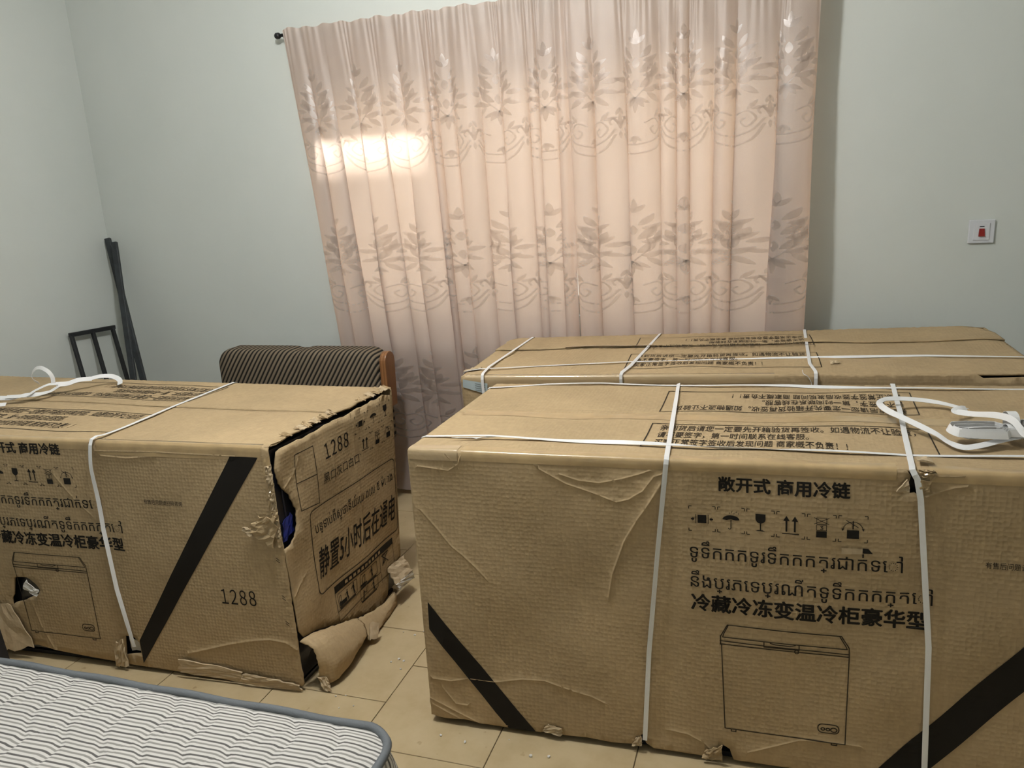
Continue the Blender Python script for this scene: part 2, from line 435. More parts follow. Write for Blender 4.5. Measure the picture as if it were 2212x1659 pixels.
def inpoly(px, py, poly):
    r = False; n = len(poly); j = n-1
    for i in range(n):
        xi, yi = poly[i]; xj, yj = poly[j]
        if (yi > py) != (yj > py) and px < (xj-xi)*(py-yi)/(yj-yi)+xi: r = not r
        j = i
    return r
def inpoly_np(a, b, poly):
    r = np.zeros(a.shape, bool); n = len(poly); j = n-1
    for i in range(n):
        xi, yi = poly[i]; xj, yj = poly[j]
        if yi != yj:
            c = ((yi > b) != (yj > b)) & (a < (xj-xi)*(b-yi)/(yj-yi)+xi); r ^= c
        j = i
    return r
def jag(pts, step, amp, rng):
    out = []
    for i, p in enumerate(densify(pts, step)):
        out.append((p[0]+rng.uniform(-amp, amp), p[1]+rng.uniform(-amp, amp)))
    return out

def panel(c, name, face, outline, parent, holes=(), step=0.028, mat=None, thick=0.006, h=0.0, edgestep=0.028, move=None):
    """one cardboard panel on a carton face: outline and holes in face coordinates (metres)"""
    out = densify(list(outline)+[outline[0]], edgestep)[:-1]
    pts = [Vector(p) for p in out]; n = len(pts); edges = [(i, (i+1) % n) for i in range(n)]
    hl = []
    for hp in holes:
        hp = densify(list(hp)+[hp[0]], 0.015)[:-1]; hl.append(hp); k = len(pts)
        pts += [Vector(p) for p in hp]; edges += [(k+i, k+(i+1) % len(hp)) for i in range(len(hp))]
    rg = random.Random(len(out)+int(1000*out[0][0]))
    oa = np.array(out); lo, hi = oa.min(0), oa.max(0)
    ga, gb = np.meshgrid(np.arange(lo[0]+step/2, hi[0], step), np.arange(lo[1]+step/2, hi[1], step))
    ga = ga.ravel()+np.array([rg.uniform(-.3, .3)*step for _ in range(ga.size)]); gb = gb.ravel()+np.array([rg.uniform(-.3, .3)*step for _ in range(gb.size)])
    ea, eb = [], []
    for (poly, hh, ww) in c.ridges[face]:
        dp = densify(poly, 0.012)
        for i in range(len(dp)):
            a_ = np.array(dp[max(0, i-1)]); b_ = np.array(dp[min(len(dp)-1, i+1)]); t = b_-a_; t /= max(np.linalg.norm(t), 1e-9); nn = np.array([-t[1], t[0]])
            for k in (-2.0, -1.0, -0.45, 0, 0.45, 1.0, 2.0): q = np.array(dp[i])+nn*k*ww; ea.append(q[0]); eb.append(q[1])
    r = c.r
    ia, ib = FACE[face][0], FACE[face][1]
    for A0, A1 in ((r*0.35, None), (r*0.7, None), (r*1.05, None)):   # rounding rows along the edges
        for v in np.arange(lo[0], hi[0], 0.03):
            for w_ in (A0, c.D[ib]-A0): ea.append(v); eb.append(w_)
        for v in np.arange(lo[1], hi[1], 0.03):
            for w_ in (A0, c.D[ia]-A0): ea.append(w_); eb.append(v)
    ga = np.concatenate([ga, np.array(ea)]); gb = np.concatenate([gb, np.array(eb)])
    ok = inpoly_np(ga, gb, out)
    for hp in hl: ok &= ~inpoly_np(ga, gb, hp)
    pts += [Vector((float(x), float(y))) for x, y in zip(ga[ok], gb[ok])]
    V, _, F, _, _, _ = delaunay_2d_cdt(pts, edges, [], 0, 1e-4)
    V = np.array([(v.x, v.y) for v in V]); F = np.array([f for f in F if len(f) == 3])
    cen = V[F].mean(1); keep = inpoly_np(cen[:, 0], cen[:, 1], out)
    for hp in hl: keep &= ~inpoly_np(cen[:, 0], cen[:, 1], hp)
    F = F[keep]
    P = c.map(face, V[:, 0], V[:, 1], h)
    if move is not None: P = move(V[:, 0], V[:, 1], P)
    # outward winding
    tri = P[F]; nn = np.cross(tri[:, 1]-tri[:, 0], tri[:, 2]-tri[:, 0])
    pn = c.map(face, V[F].mean(1)[:, 0], V[F].mean(1)[:, 1], 0.05)-c.map(face, V[F].mean(1)[:, 0], V[F].mean(1)[:, 1], 0.0)
    flip = (nn*pn).sum(1) < 0; F[flip] = F[flip][:, ::-1]
    o = link(name, P, F.tolist(), mat or M['card'], parent, True)
    if thick: solidify(o, thick)
    return o

class Print:
    """flat print on a carton face; everything in face coordinates, mapped a millimetre above the board"""
    def __init__(s, c, face, parent, h=0.0013): s.c, s.f, s.p, s.h = c, face, parent, h
    def _emit(s, name, ab, F, mat):
        ab = np.array(ab, float); P = s.c.map(s.f, ab[:, 0], ab[:, 1], s.h)
        o = link(name, P, F, mat, s.p)
        if name in ('printed_corner_mark', 'printed_caption', 'printed_tick', 'printed_dashes', 'label_print', 'band_lettering', 'printed_frame'): o['kind'] = 'stuff'
        return o
    def polys(s, name, polys, mat=None):
        ab, F = [], []
        for p in polys:
            n = len(ab); p = [tuple(q) for q in p]
            tris = tessellate_polygon([[Vector((q[0], q[1], 0)) for q in p]])
            ab += p; F += [tuple(i+n for i in t) for t in tris]
        return s._emit(name, ab, F, mat or M['ink'])
    def band(s, name, quad, mat=None, n=24, m=4):
        """a large quad a,b,c,d subdivided"""
        a, b, c, d = [np.array(q, float) for q in quad]; ab, F = [], []
        for i in range(n+1):
            for j in range(m+1):
                u, v = i/n, j/m; ab.append(tuple((a*(1-u)+b*u)*(1-v)+(d*(1-u)+c*u)*v))
        for i in range(n):
            for j in range(m): k = i*(m+1)+j; F.append((k, k+m+1, k+m+2, k+1))
        return s._emit(name, ab, F, mat or M['ink'])
    def lines(s, name, lines, wd=0.0022, mat=None):
        ab, F = [], []
        for ln in lines:
            ln = densify(ln, 0.03)
            for p, q in zip(ln[:-1], ln[1:]):
                p = np.array(p); q = np.array(q); t = q-p; L = np.linalg.norm(t)
                if L < 1e-6: continue
                t /= L; nn = np.array([-t[1], t[0]])*wd/2; n = len(ab)
                ab += [tuple(p-nn-t*wd/3), tuple(q-nn+t*wd/3), tuple(q+nn+t*wd/3), tuple(p+nn-t*wd/3)]; F.append((n, n+1, n+2, n+3))
        return s._emit(name, ab, F, mat or M['ink_thin'])
    def text(s, name, body, a0, b0, width, height=None, bold=0.0, flip=False, mat=None, shear=0.0, skew=0.0, space=1.0, rise=0.0, fat=0.0):
        """baseline-left at (a0,b0); scaled to 'width'; flip = printed upside down (a0,b0 = its own left end)"""
        V, F, w_, y0, y1 = glyphs(body, bold, shear, space)
        sx = width/w_; sy = sx if height is None else height/0.88
        x = V[:, 0]*sx; y = V[:, 1]*sy
        if flip: x, y = -x, -y
        ab = np.stack([a0+x, b0+y+rise*x], 1)
        if fat > 0:
            n = len(ab); ab = np.concatenate([ab+np.array(d)*fat for d in ((-1, 0), (1, 0), (0, -.8), (0, .8))]); F = [tuple(i+k*n for i in f) for k in range(4) for f in F]
        return s._emit(name, ab, F, mat or M['ink'])
_G = {}
def glyphs(body, bold, shear, space):
    key = (body, bold, shear, space)
    if key not in _G:
        cu = bpy.data.curves.new('t', 'FONT'); cu.body = body; cu.size = 1.0; cu.offset = bold; cu.shear = shear; cu.resolution_u = 3; cu.space_character = space
        o = bpy.data.objects.new('t', cu); COL.objects.link(o)
        dg = bpy.context.evaluated_depsgraph_get(); dg.update()
        me = bpy.data.meshes.new_from_object(o.evaluated_get(dg))
        V = np.array([v.co[:2] for v in me.vertices]); F = [tuple(p.vertices) for p in me.polygons]
        V[:, 0] -= V[:, 0].min()
        bpy.data.objects.remove(o); bpy.data.curves.remove(cu); bpy.data.meshes.remove(me)
        _G[key] = (V, F, V[:, 0].max(), V[:, 1].min(), V[:, 1].max())
    return _G[key]

def ribbon(name, P, Nn, wd, mat, parent, thick=0.0009, loc=None):
    P = np.asarray(P, float); Nn = np.asarray(Nn, float); T = np.gradient(P, axis=0); T /= np.maximum(np.linalg.norm(T, axis=1, keepdims=True), 1e-9)
    S = np.cross(T, Nn); S /= np.maximum(np.linalg.norm(S, axis=1, keepdims=True), 1e-9)
    for i in range(1, len(S)):
        if S[i].dot(S[i-1]) < 0: S[i] = -S[i]
    n = len(P); V = []
    for k in (-0.5, 0.0, 0.5): V += list(P + S*wd*k + (Nn*0.0002 if k == 0 else 0))
    F = []
    for i in range(n-1):
        F += [(i, i+1, n+i+1, n+i), (n+i, n+i+1, 2*n+i+1, 2*n+i)]
    o = link(name, V, F, mat, parent, False, loc)
    solidify(o, thick, 0.0); return o

def strap(c, parent, way, wd=0.0125, h=0.004, lift=None, name='strapping_band', roll=None):
    """way: list of (face, a, b) going over the carton; consecutive points share a face or meet on an edge"""
    pts = np.concatenate([c.sharp(f, np.array([a]), np.array([b])) for f, a, b in way])
    dn = np.array(densify([tuple(p) for p in pts], 0.012))
    ex = np.full(len(dn), h)
    t = np.linspace(0, 1, len(dn))
    if lift is not None: ex = ex + np.array([lift(x) for x in t])
    P = c.place(dn, ex); Nn = c.normal(dn)
    # sharp edges need rounded normals: smooth them
    for _ in range(2): Nn[1:-1] = (Nn[:-2]+Nn[1:-1]+Nn[2:])/3
    Nn /= np.linalg.norm(Nn, axis=1, keepdims=True)
    if roll is not None:
        T = np.gradient(P, axis=0); T /= np.linalg.norm(T, axis=1, keepdims=True)
        B = np.cross(T, Nn); a = np.array([roll(x) for x in t])[:, None]; Nn = Nn*np.cos(a)+B*np.sin(a)
    return ribbon(name, P, Nn, wd, M['strap'], parent)

# ---- handling symbols, drawn in a unit cell
def arc(cx, cy, r, a0, a1, n=14, ry=None):
    return [(cx+r*math.cos(rad(a0+(a1-a0)*i/n)), cy+(ry or r)*math.sin(rad(a0+(a1-a0)*i/n))) for i in range(n+1)]
def lp(a, b, wd):
    a = np.array(a, float); b = np.array(b, float); t = b-a; t /= max(np.linalg.norm(t), 1e-9); n = np.array([-t[1], t[0]])*wd/2
    return [tuple(a-n), tuple(b-n), tuple(b+n), tuple(a+n)]
def pl_(pts, wd): return [lp(a, b, wd) for a, b in zip(pts[:-1], pts[1:])]
SYM = {}
SYM['squeeze'] = [[(.30, .28), (.70, .28), (.70, .68), (.30, .68)], lp((.22, .25), (.22, .71), .03), lp((.78, .25), (.78, .71), .03),
                  [(.0, .52), (.0, .44), (.07, .44), (.07, .38), (.16, .48), (.07, .58), (.07, .52)], [(1, .52), (1, .44), (.93, .44), (.93, .38), (.84, .48), (.93, .58), (.93, .52)]]
SYM['umbrella'] = [arc(.5, .52, .38, 0, 180, 18, .22)+[(.12, .52), (.3, .50), (.5, .55), (.7, .50)], lp((.5, .52), (.5, .12), .04)] + pl_(arc(.44, .12, .06, 0, -180), .035) + \
                  [lp((.42+.1*i, .80+.07*(i % 2)), (.45+.1*i, .87+.07*(i % 2)), .022) for i in range(5)]
SYM['glass'] = [[(.28, .92), (.72, .92), (.72, .72)]+arc(.5, .68, .22, 0, -180, 12)+[(.28, .72)], lp((.5, .48), (.5, .12), .05), [(.28, .08), (.72, .08), (.6, .13), (.4, .13)]]
SYM['up'] = [lp((.32, .18), (.32, .75), .08), [(.18, .70), (.46, .70), (.32, .95)], lp((.68, .18), (.68, .75), .08), [(.54, .70), (.82, .70), (.68, .95)], lp((.14, .08), (.86, .08), .045)]
SYM['stack'] = [[(.28, .02), (.72, .02), (.72, .32), (.28, .32)]] + pl_([(.29, .36), (.71, .36), (.71, .63), (.29, .63), (.29, .36)], .025) + \
               pl_([(.29, .67), (.71, .67), (.71, .96), (.29, .96), (.29, .67)], .022) + [lp((.18, .66), (.82, .97), .025), lp((.18, .97), (.82, .66), .025)] + \
               pl_([(.44, .56), (.56, .56), (.48, .50), (.57, .46), (.55, .42), (.44, .42)], .03)
SYM['tumble'] = [[(.25, .05), (.75, .05), (.75, .45), (.25, .45)]] + pl_(arc(.5, .42, .42, 12, 168), .028) + \
                [[(.86, .52), (.97, .52), (.93, .40)], [(.14, .52), (.03, .52), (.07, .40)], lp((.5, .5), (.5, .88), .05), lp((.2, .92), (.72, .58), .03)]
def corners(wd=.03, L=.11):
    out = []
    for cx, sx in ((0, 1), (1, -1)):
        for cy, sy in ((0, 1), (1, -1)): out += [lp((cx, cy), (cx+sx*L, cy), wd), lp((cx, cy), (cx, cy+sy*L), wd)]
    return out
def symbol(pr, key, a, b, sa, sb):
    f = lambda q: (a+q[0]*sa, b+q[1]*sb)
    pr.polys('printed_symbol', [[f(q) for q in p] for p in SYM[key]])
    g = lambda q: (a-0.1*sa+q[0]*1.2*sa, b-0.12*sb+q[1]*1.24*sb)
    pr.polys('printed_corner_mark', [[g(q) for q in p] for p in corners()], M['ink_thin'])

def front_print(pr, upto=1.92):
    pr.text('printed_text', '敞开式 商用冷链', .838, .775, .303, bold=.008, space=1.02, fat=.0010)
    for i, k in enumerate(('squeeze', 'umbrella', 'glass', 'up', 'stack', 'tumble')):
        symbol(pr, k, .770+.0705*i, .668, .054, .054)
    K = dict(mat=M['ink'], bold=.0)
    pr.text('printed_text', 'ទូទឹកកកទូរទឹកកកត្រជាក់ទៅ', .766, .588, .496, height=.044, **K)
    pr.text('printed_text', 'នឹងប្រភេទប្រណីតទូទឹកកកក្តៅ', .767, .507, .563, height=.044, **K)
    pr.text('printed_text', '冷藏冷冻变温冷柜豪华型', .768, .445, .555, bold=.008, fat=.0011)
    # outline drawing of a chest freezer
    def q(X, Y):
        t = (X-513)/709.0; y0 = 675+85*t; y1 = 95+62*t
        return (.843+t*.307, .10+(y0-Y)/(y0-y1)*.308)
    L = [[(513, 205), (530, 675), (1213, 760), (1222, 270)], [(508, 205), (508, 160), (547, 100), (1178, 158), (1220, 222), (1222, 270)], [(520, 165), (1210, 230)],
         [(505, 185), (1222, 258)], [(505, 202), (1222, 272)], [(520, 165), (524, 150), (552, 103)], [(1210, 230), (1204, 215), (1168, 158)],
         [(755, 188), (755, 216), (950, 234), (950, 208)], [(790, 196), (820, 204), (900, 212), (930, 207)], [(567, 681), (567, 692), (594, 695), (594, 684)], [(1138, 752), (1138, 764), (1168, 768), (1168, 756)]]
    L = [[q(*p) for p in l] for l in L]
    cx, cy = q(937, 243); L.append([(cx+.005*math.cos(i*.7), cy+.005*math.sin(i*.7)) for i in range(10)])
    x0, y0 = q(1062, 690); x1, y1 = q(1178, 655)
    rr = .011
    L.append([p for cx, cy, s in ((x1-rr, y1-rr, 0), (x0+rr, y1-rr, 90), (x0+rr, y0+rr, 180), (x1-rr, y0+rr, 270)) for p in arc(cx, cy, rr, s, s+90, 4)]+[(x1, y1-rr)])
    for ox, r_ in ((.012, .0045), (.024, .0045), (.038, .0075)): L.append([(x0+ox+r_*math.cos(i*.52), (y0+y1)/2-.002+r_*.8*math.sin(i*.52)) for i in range(13)])
    pr.lines('printed_drawing', L, .0026)
    pr.text('printed_text', '有售后问题请扫码咨询', 1.435, .617, .145, height=.016)
    pr.text('printed_text', '１２８８', 1.668, .285, .125, height=.062, space=.47)

NOTICE = ('亲到货后请您一定要先开箱验货再签收。如遇物流不让验货，', '请不要签字，第一时间联系在线客服。', '买家正常签字签收后发现问题 商家概不负责！！')
def top_print(pr0, pr1, W, y0=.095, y1=.302, x0=.63, x1=1.345):
    for flip in (False, True):
        pr = pr1 if flip else pr0
        ya, yb = (y0, y1) if not flip else (W-y0, W-y1)
        pr.lines('printed_frame', [[(x0, ya), (x0, yb), (x1, yb), (x1, ya), (x0, ya)]], .0035)
        for i, (tx, frac) in enumerate(zip(NOTICE, (1.0, .60, .74))):
            dy = .042+.062*i
            wdt = (x1-x0-.06)*frac
            if not flip: pr.text('printed_text', tx, x0+.028, yb-dy-.012, wdt, height=.046, bold=.004, mat=M['ink_thin'])
            else: pr.text('printed_text', tx, x1-.028, yb+dy+.012, wdt, height=.046, bold=.004, flip=True, mat=M['ink_thin'])

def liner(c, parent, g=0.03, mat=None):
    L, W, H = c.D; P = []
    for z in (0.02, H-g):
        for x, y in ((g, g), (L-g, g), (L-g, W-g), (g, W-g)): P.append((x, y, z))
    V = c.warp(np.array(P))
    return link('wrapped_liner', V, BOXF, mat or M['liner'], parent)
def gap_shade(c, parent):  # base plank; its black stands in for the shade under the carton
    L, W, H = c.D; g = 0.03; P = []
    for z in (-0.011, 0.004):
        for x, y in ((g, g), (L-g, g), (L-g, W-g), (g, W-g)): P.append((x, y, z))
    V = c.warp(np.array(P)); V[:4, 2] = 0.0012
    return link('gap_shade_board', V, BOXF, M['liner'], parent)
def tape_edge(c, parent, a0, a1, down=.035, over=.03, mat=None, h=.0007, face2='top'):
    """tape folded over the front top edge"""
    n = int((a1-a0)/.02); W, H = c.D[1], c.D[2]; prof = [('front', H-down), ('front', H-.02), ('front', H-.008), ('front', H), ('top', .008), ('top', .02), ('top', over)]
    V, F = [], []
    A_ = np.linspace(a0, a1, n+1)
    for f, v in prof: V += list(c.map(f, A_, np.full(n+1, v), h))
    for j in range(len(prof)-1):
        for i in range(n): k = j*(n+1)+i; F.append((k, k+1, k+n+2, k+n+1))
    return link('packing_tape', V, F, mat or M['tape'], parent, True)
def tape_top(c, parent, x0, x1, y0, y1, mat=None, h=.0008):
    n = int((x1-x0)/.03); V, F = [], []; A_ = np.linspace(x0, x1, n+1)
    for v in np.linspace(y0, y1, 4): V += list(c.map('top', A_, np.full(n+1, v), h))
    for j in range(3):
        for i in range(n): k = j*(n+1)+i; F.append((k, k+1, k+n+2, k+n+1))
    return link('packing_tape', V, F, mat or M['tape'], parent, True)

def crumple(name, pts, parent, mat=None, seed=0, amp=.004, n=7, thick=.004):
    """torn cardboard scrap: bilinear patch of four world corners, crumpled, ragged"""
    rg = random.Random(seed); a, b, c, d = [np.array(p, float) for p in pts]; V, F = [], []
    nn = np.cross(b-a, d-a); nn /= max(np.linalg.norm(nn), 1e-9)
    for i in range(n+1):
        for j in range(n+1):
            u, v = i/n, j/n
            e = (min(u, 1-u) < .01 or min(v, 1-v) < .01)
            p = (a*(1-u)+b*u)*(1-v)+(d*(1-u)+c*u)*v + nn*rg.uniform(-amp, amp)
            if e: p = p + (b-a)*rg.uniform(-.05, .05) + (d-a)*rg.uniform(-.05, .05)
            V.append(p)
    for i in range(n):
        for j in range(n): k = i*(n+1)+j; F.append((k, k+n+1, k+n+2, k+1))
    o = link(name, V, F, mat or M['card_torn'], parent, False); solidify(o, thick, 0.0); return o

def patch(name, rows, parent, mat=None, thick=.005, k=5):
    """smooth sheet through rows of world control points"""
    R_ = [spline(r, k) for r in rows]; m = len(R_[0]); cols = [spline([r[i] for r in R_], k) for i in range(m)]; n = len(cols[0])
    rg = random.Random(77); V = [p+np.array([rg.uniform(-1, 1)*.0022, rg.uniform(-1, 1)*.001, rg.uniform(-1, 1)*.0022]) for c in cols for p in c]; F = []
    for i in range(m-1):
        for j in range(n-1): q = i*n+j; F.append((q, q+n, q+n+1, q+1))
    o = link(name, V, F, mat or M['card'], parent, True); solidify(o, thick, 0.0); return o

# ------------------------------------------------------------------ carton standing in front (right foreground)
def carton_front():
    L, W, H = 1.92, .73, .85
    c = Carton(L, W, H, [(-.953, 1.852, .012), (.967, 1.918, .012), (-.97, 2.59, .012), (.95, 2.66, .012), (-.968, 1.885, .85), (.955, 1.942, .852), (-.955, 2.603, .852), (.96, 2.685, .87)], 3)
    root = empty('appliance_carton', (0.0, 2.25, 0.0), 'large strapped freezer carton with white strap hank lying on top, nearest to the camera', 'carton', 'freezer cartons')
    R = c.ridges['front']
    for p in ([(0.378, 0.809), (0.448, 0.77), (0.519, 0.748), (0.581, 0.727), (0.613, 0.737), (0.651, 0.763), (0.679, 0.802), (0.698, 0.808)],
              [(0.432, 0.796), (0.485, 0.78), (0.538, 0.777), (0.59, 0.79), (0.642, 0.807), (0.67, 0.818)],
              [(0.019, 0.135), (0.075, 0.134), (0.131, 0.15), (0.216, 0.15), (0.293, 0.168), (0.36, 0.172), (0.439, 0.152), (0.492, 0.143), (0.527, 0.128)],
              [(0.002, 0.07), (0.058, 0.045), (0.112, 0.023), (0.16, 0.005)], [(0.0, 0.055), (0.05, 0.03), (0.10, 0.01)], [(0.045, 0.11), (0.084, 0.06), (0.12, 0.06)],
              [(1.300, 0.805), (1.32, 0.837), (1.361, 0.838), (1.381, 0.84)], [(1.305, 0.782), (1.332, 0.798), (1.363, 0.811), (1.388, 0.815)],
              [(0.71, 0.066), (0.754, 0.064), (0.796, 0.045), (0.82, 0.02)], [(0.908, 0.035), (0.981, 0.068), (1.038, 0.094), (1.125, 0.10), (1.181, 0.098)], [(.03, .80), (.12, .79), (.15, .81), (.16, .835)], [(.115, .84), (.15, .80)]):
        R.append((p, .0021, .0022))
    R.append(([(0.696, 0.781), (0.664, 0.727), (0.635, 0.683), (0.598, 0.616), (0.578, 0.56), (0.563, 0.519), (0.549, 0.441)], .0034, .0030))
    R.append(([(0.027, 0.67), (0.074, 0.612), (0.11, 0.565), (0.14, 0.542), (0.177, 0.508), (0.206, 0.477)], .0018, .0028))
    c.bumps['front'] += [(.45, .45, .25, .25, -.006), (.70, .40, .03, .5, -.006), (1.30, .4, .03, .5, -.004), (1.0, .45, .2, .25, .006), (.95, .83, .3, .05, -.004)]
    c.bumps['top'] += [(.5, .35, .5, .3, -.006), (.59, .222, .03, .02, -.004)]
    c.ridges['top'] += [([(0.02, 0.414), (0.276, 0.431), (0.527, 0.421), (0.815, 0.415)], -.0015, .003), ([(.56, .215), (.59, .225), (.62, .22)], .003, .004), ([(1.0, .03), (1.4, .025), (1.9, .03)], -.001, .004)]
    rg = random.Random(5)
    bot = [(0, .012), (.05, .006), (.11, .012), (.18, .004), (.265, .003), (.338, .002), (.365, .016), (.409, .006), (.475, .01), (.547, .004), (.615, .012), (.629, .045), (.64, .018),
           (.66, .004), (.72, .004), (.78, .001), (.83, 0.0), (.843, .05), (.862, .038), (.872, .004), (.90, -.004), (1.1, 0.0), (1.5, .003), (L, .004)]
    out = bot + [(L, H)] + [(0, H)]
    tear = [(1.262, .8495), (1.270, .835), (1.266, .815), (1.257, .797), (1.268, .79), (1.280, .793), (1.287, .786), (1.292, .81), (1.286, .835), (1.278, .8495)]
    out = bot + [(L, H), (1.279, H)] + tear[::-1] + [(1.261, H), (0, H)]
    fp = panel(c, 'front_panel', 'front', out, root)
    ys = W*.5
    tf = panel(c, 'top_flap', 'top', [(0, 0), (L, 0), (L, ys), (0, ys)], root)
    tr = panel(c, 'top_flap', 'top', [(0, ys+.0015), (L, ys+.0015), (L, W), (0, W)], root)
    panel(c, 'end_panel', 'left', [(0, .01), (W, .01), (W, H), (0, H)], root, step=.05)
    panel(c, 'end_panel', 'right', [(0, .01), (W, .01), (W, H), (0, H)], root, step=.05)
    panel(c, 'rear_panel', 'back', [(0, .01), (L, .01), (L, H), (0, H)], root, step=.06)
    liner(c, root); gap_shade(c, root)
    tape_edge(c, root, .16, 1.24, .028, .034); tape_edge(c, root, 1.31, L-.01, .028, .034)
    tape_edge(c, root, .005, .15, .03, .036, M['clear_tape'], .0014)
    tape_top(c, root, .03, 1.6, ys-.026, ys+.026, M['tape'])
    pr = Print(c, 'front', fp); front_print(pr)
    pr.band('printed_band', [(.024, .385), (.022, .298), (.243, .003), (.325, .004)], n=30, m=6)
    pr.band('printed_band', [(1.195, .003), (1.80, .775), (1.90, .775), (1.30, .003)], n=40, m=5)
    top_print(Print(c, 'top', tf), Print(c, 'top', tr), W)
    # straps: two across, two lengthwise
    strap(c, root, [('front', .637, .03), ('front', .655, .30), ('front', .683, .58), ('front', .712, H), ('top', .702, .115), ('top', .66, .60), ('top', .648, W), ('back', .648, .4)],
          roll=lambda t: .55*math.exp(-((t-.27)/.13)**2)-.4*math.exp(-((t-.75)/.12)**2))
    strap(c, root, [('front', 1.331, .02), ('front', 1.325, .4), ('front', 1.292, .78), ('front', 1.283, H-.02), ('front', 1.272, H), ('top', 1.275, .06), ('top', 1.29, .35), ('top', 1.308, W), ('back', 1.308, .4)],
          wd=.0135, h=.006, lift=lambda t: .006*math.exp(-((t-.62)/.05)**2))
    strap(c, root, [('left', .105, .4), ('left', .105, H), ('top', 0, .105), ('top', .2, .118), ('top', .7, .098), ('top', 1.28, .090), ('top', L, .12), ('right', .12, .4)], h=.0025,
          lift=lambda t: .004*math.sin(t*20)**2, roll=lambda t: .7*math.exp(-((t-.36)/.05)**2)-.9*math.exp(-((t-.47)/.035)**2))
    strap(c, root, [('left', .66, .4), ('left', .66, H), ('top', 0, .655), ('top', .2, .70), ('top', .4, .715), ('top', .75, .69), ('top', 1.0, .70), ('top', 1.3, .672), ('top', L, .68), ('right', .68, .4)], h=.0025,
          lift=lambda t: .004*math.sin(t*17)**2, roll=lambda t: .6*math.exp(-((t-.55)/.05)**2))
    # fold of spare strap under the lengthwise one, and scraps of torn board at the second strap
    q = c.map('top', [.10, .22, .215, .17], [.085, .12, .128, .095], .008)
    crumple('strap_fold', [q[0], q[1], q[2], q[3]], root, M['strap'], 3, .002, 4, .001)
    t1 = c.map('front', [1.284, 1.325, 1.318, 1.286], [.832, .842, .85, .85], .006); crumple('torn_scrap', t1, root, M['clear_tape'], 7, .007, 6, .002)
    t1 = c.map('front', [1.240, 1.268, 1.266, 1.262], [.798, .794, .812, .83], .009); crumple('torn_scrap', t1, root, M['card_torn'], 8, .003, 4, .004)
    t1 = c.map('front', [1.288, 1.31, 1.312, 1.29], [.79, .80, .826, .828], .006); crumple('torn_scrap', t1, root, M['card'], 9, .003, 4, .002)
    t1 = c.map('top', [1.285, 1.32, 1.315, 1.288], [.025, .022, .045, .05], .012); crumple('torn_scrap', t1, root, M['card_torn'], 10, .003, 3, .003)
    t1 = c.map('front', [.345, .40, .405, .36], [.012, .006, .03, .035], .004); crumple('torn_scrap', t1, root, M['card_torn'], 11, .003, 5, .002)
    t1 = c.map('front', [.60, .628, .628, .612], [.006, .012, .04, .034], .005); crumple('torn_scrap', t1, root, M['card_torn'], 12, .003, 4, .002)
    t1 = c.map('front', [.79, .842, .843, .80], [.004, .004, .05, .03], .008); crumple('torn_scrap', t1, root, M['card'], 13, .005, 6, .003)
    t1 = c.map('left', [-.0+.085, .125, .12, .09], [H, H, H, H], .003)
    # label strip on the front print
    pr2 = Print(c, 'front', fp, .002); pr2.band('torn_spot', [(1.125, .646), (1.172, .646), (1.172, .632), (1.125, .630)], M['card_torn'], 4, 2)
    pr2.polys('torn_gap', [[(1.172, .647), (1.185, .646), (1.195, .634), (1.172, .634)]], M['ink'])
    return c, root
CA, RA = carton_front()

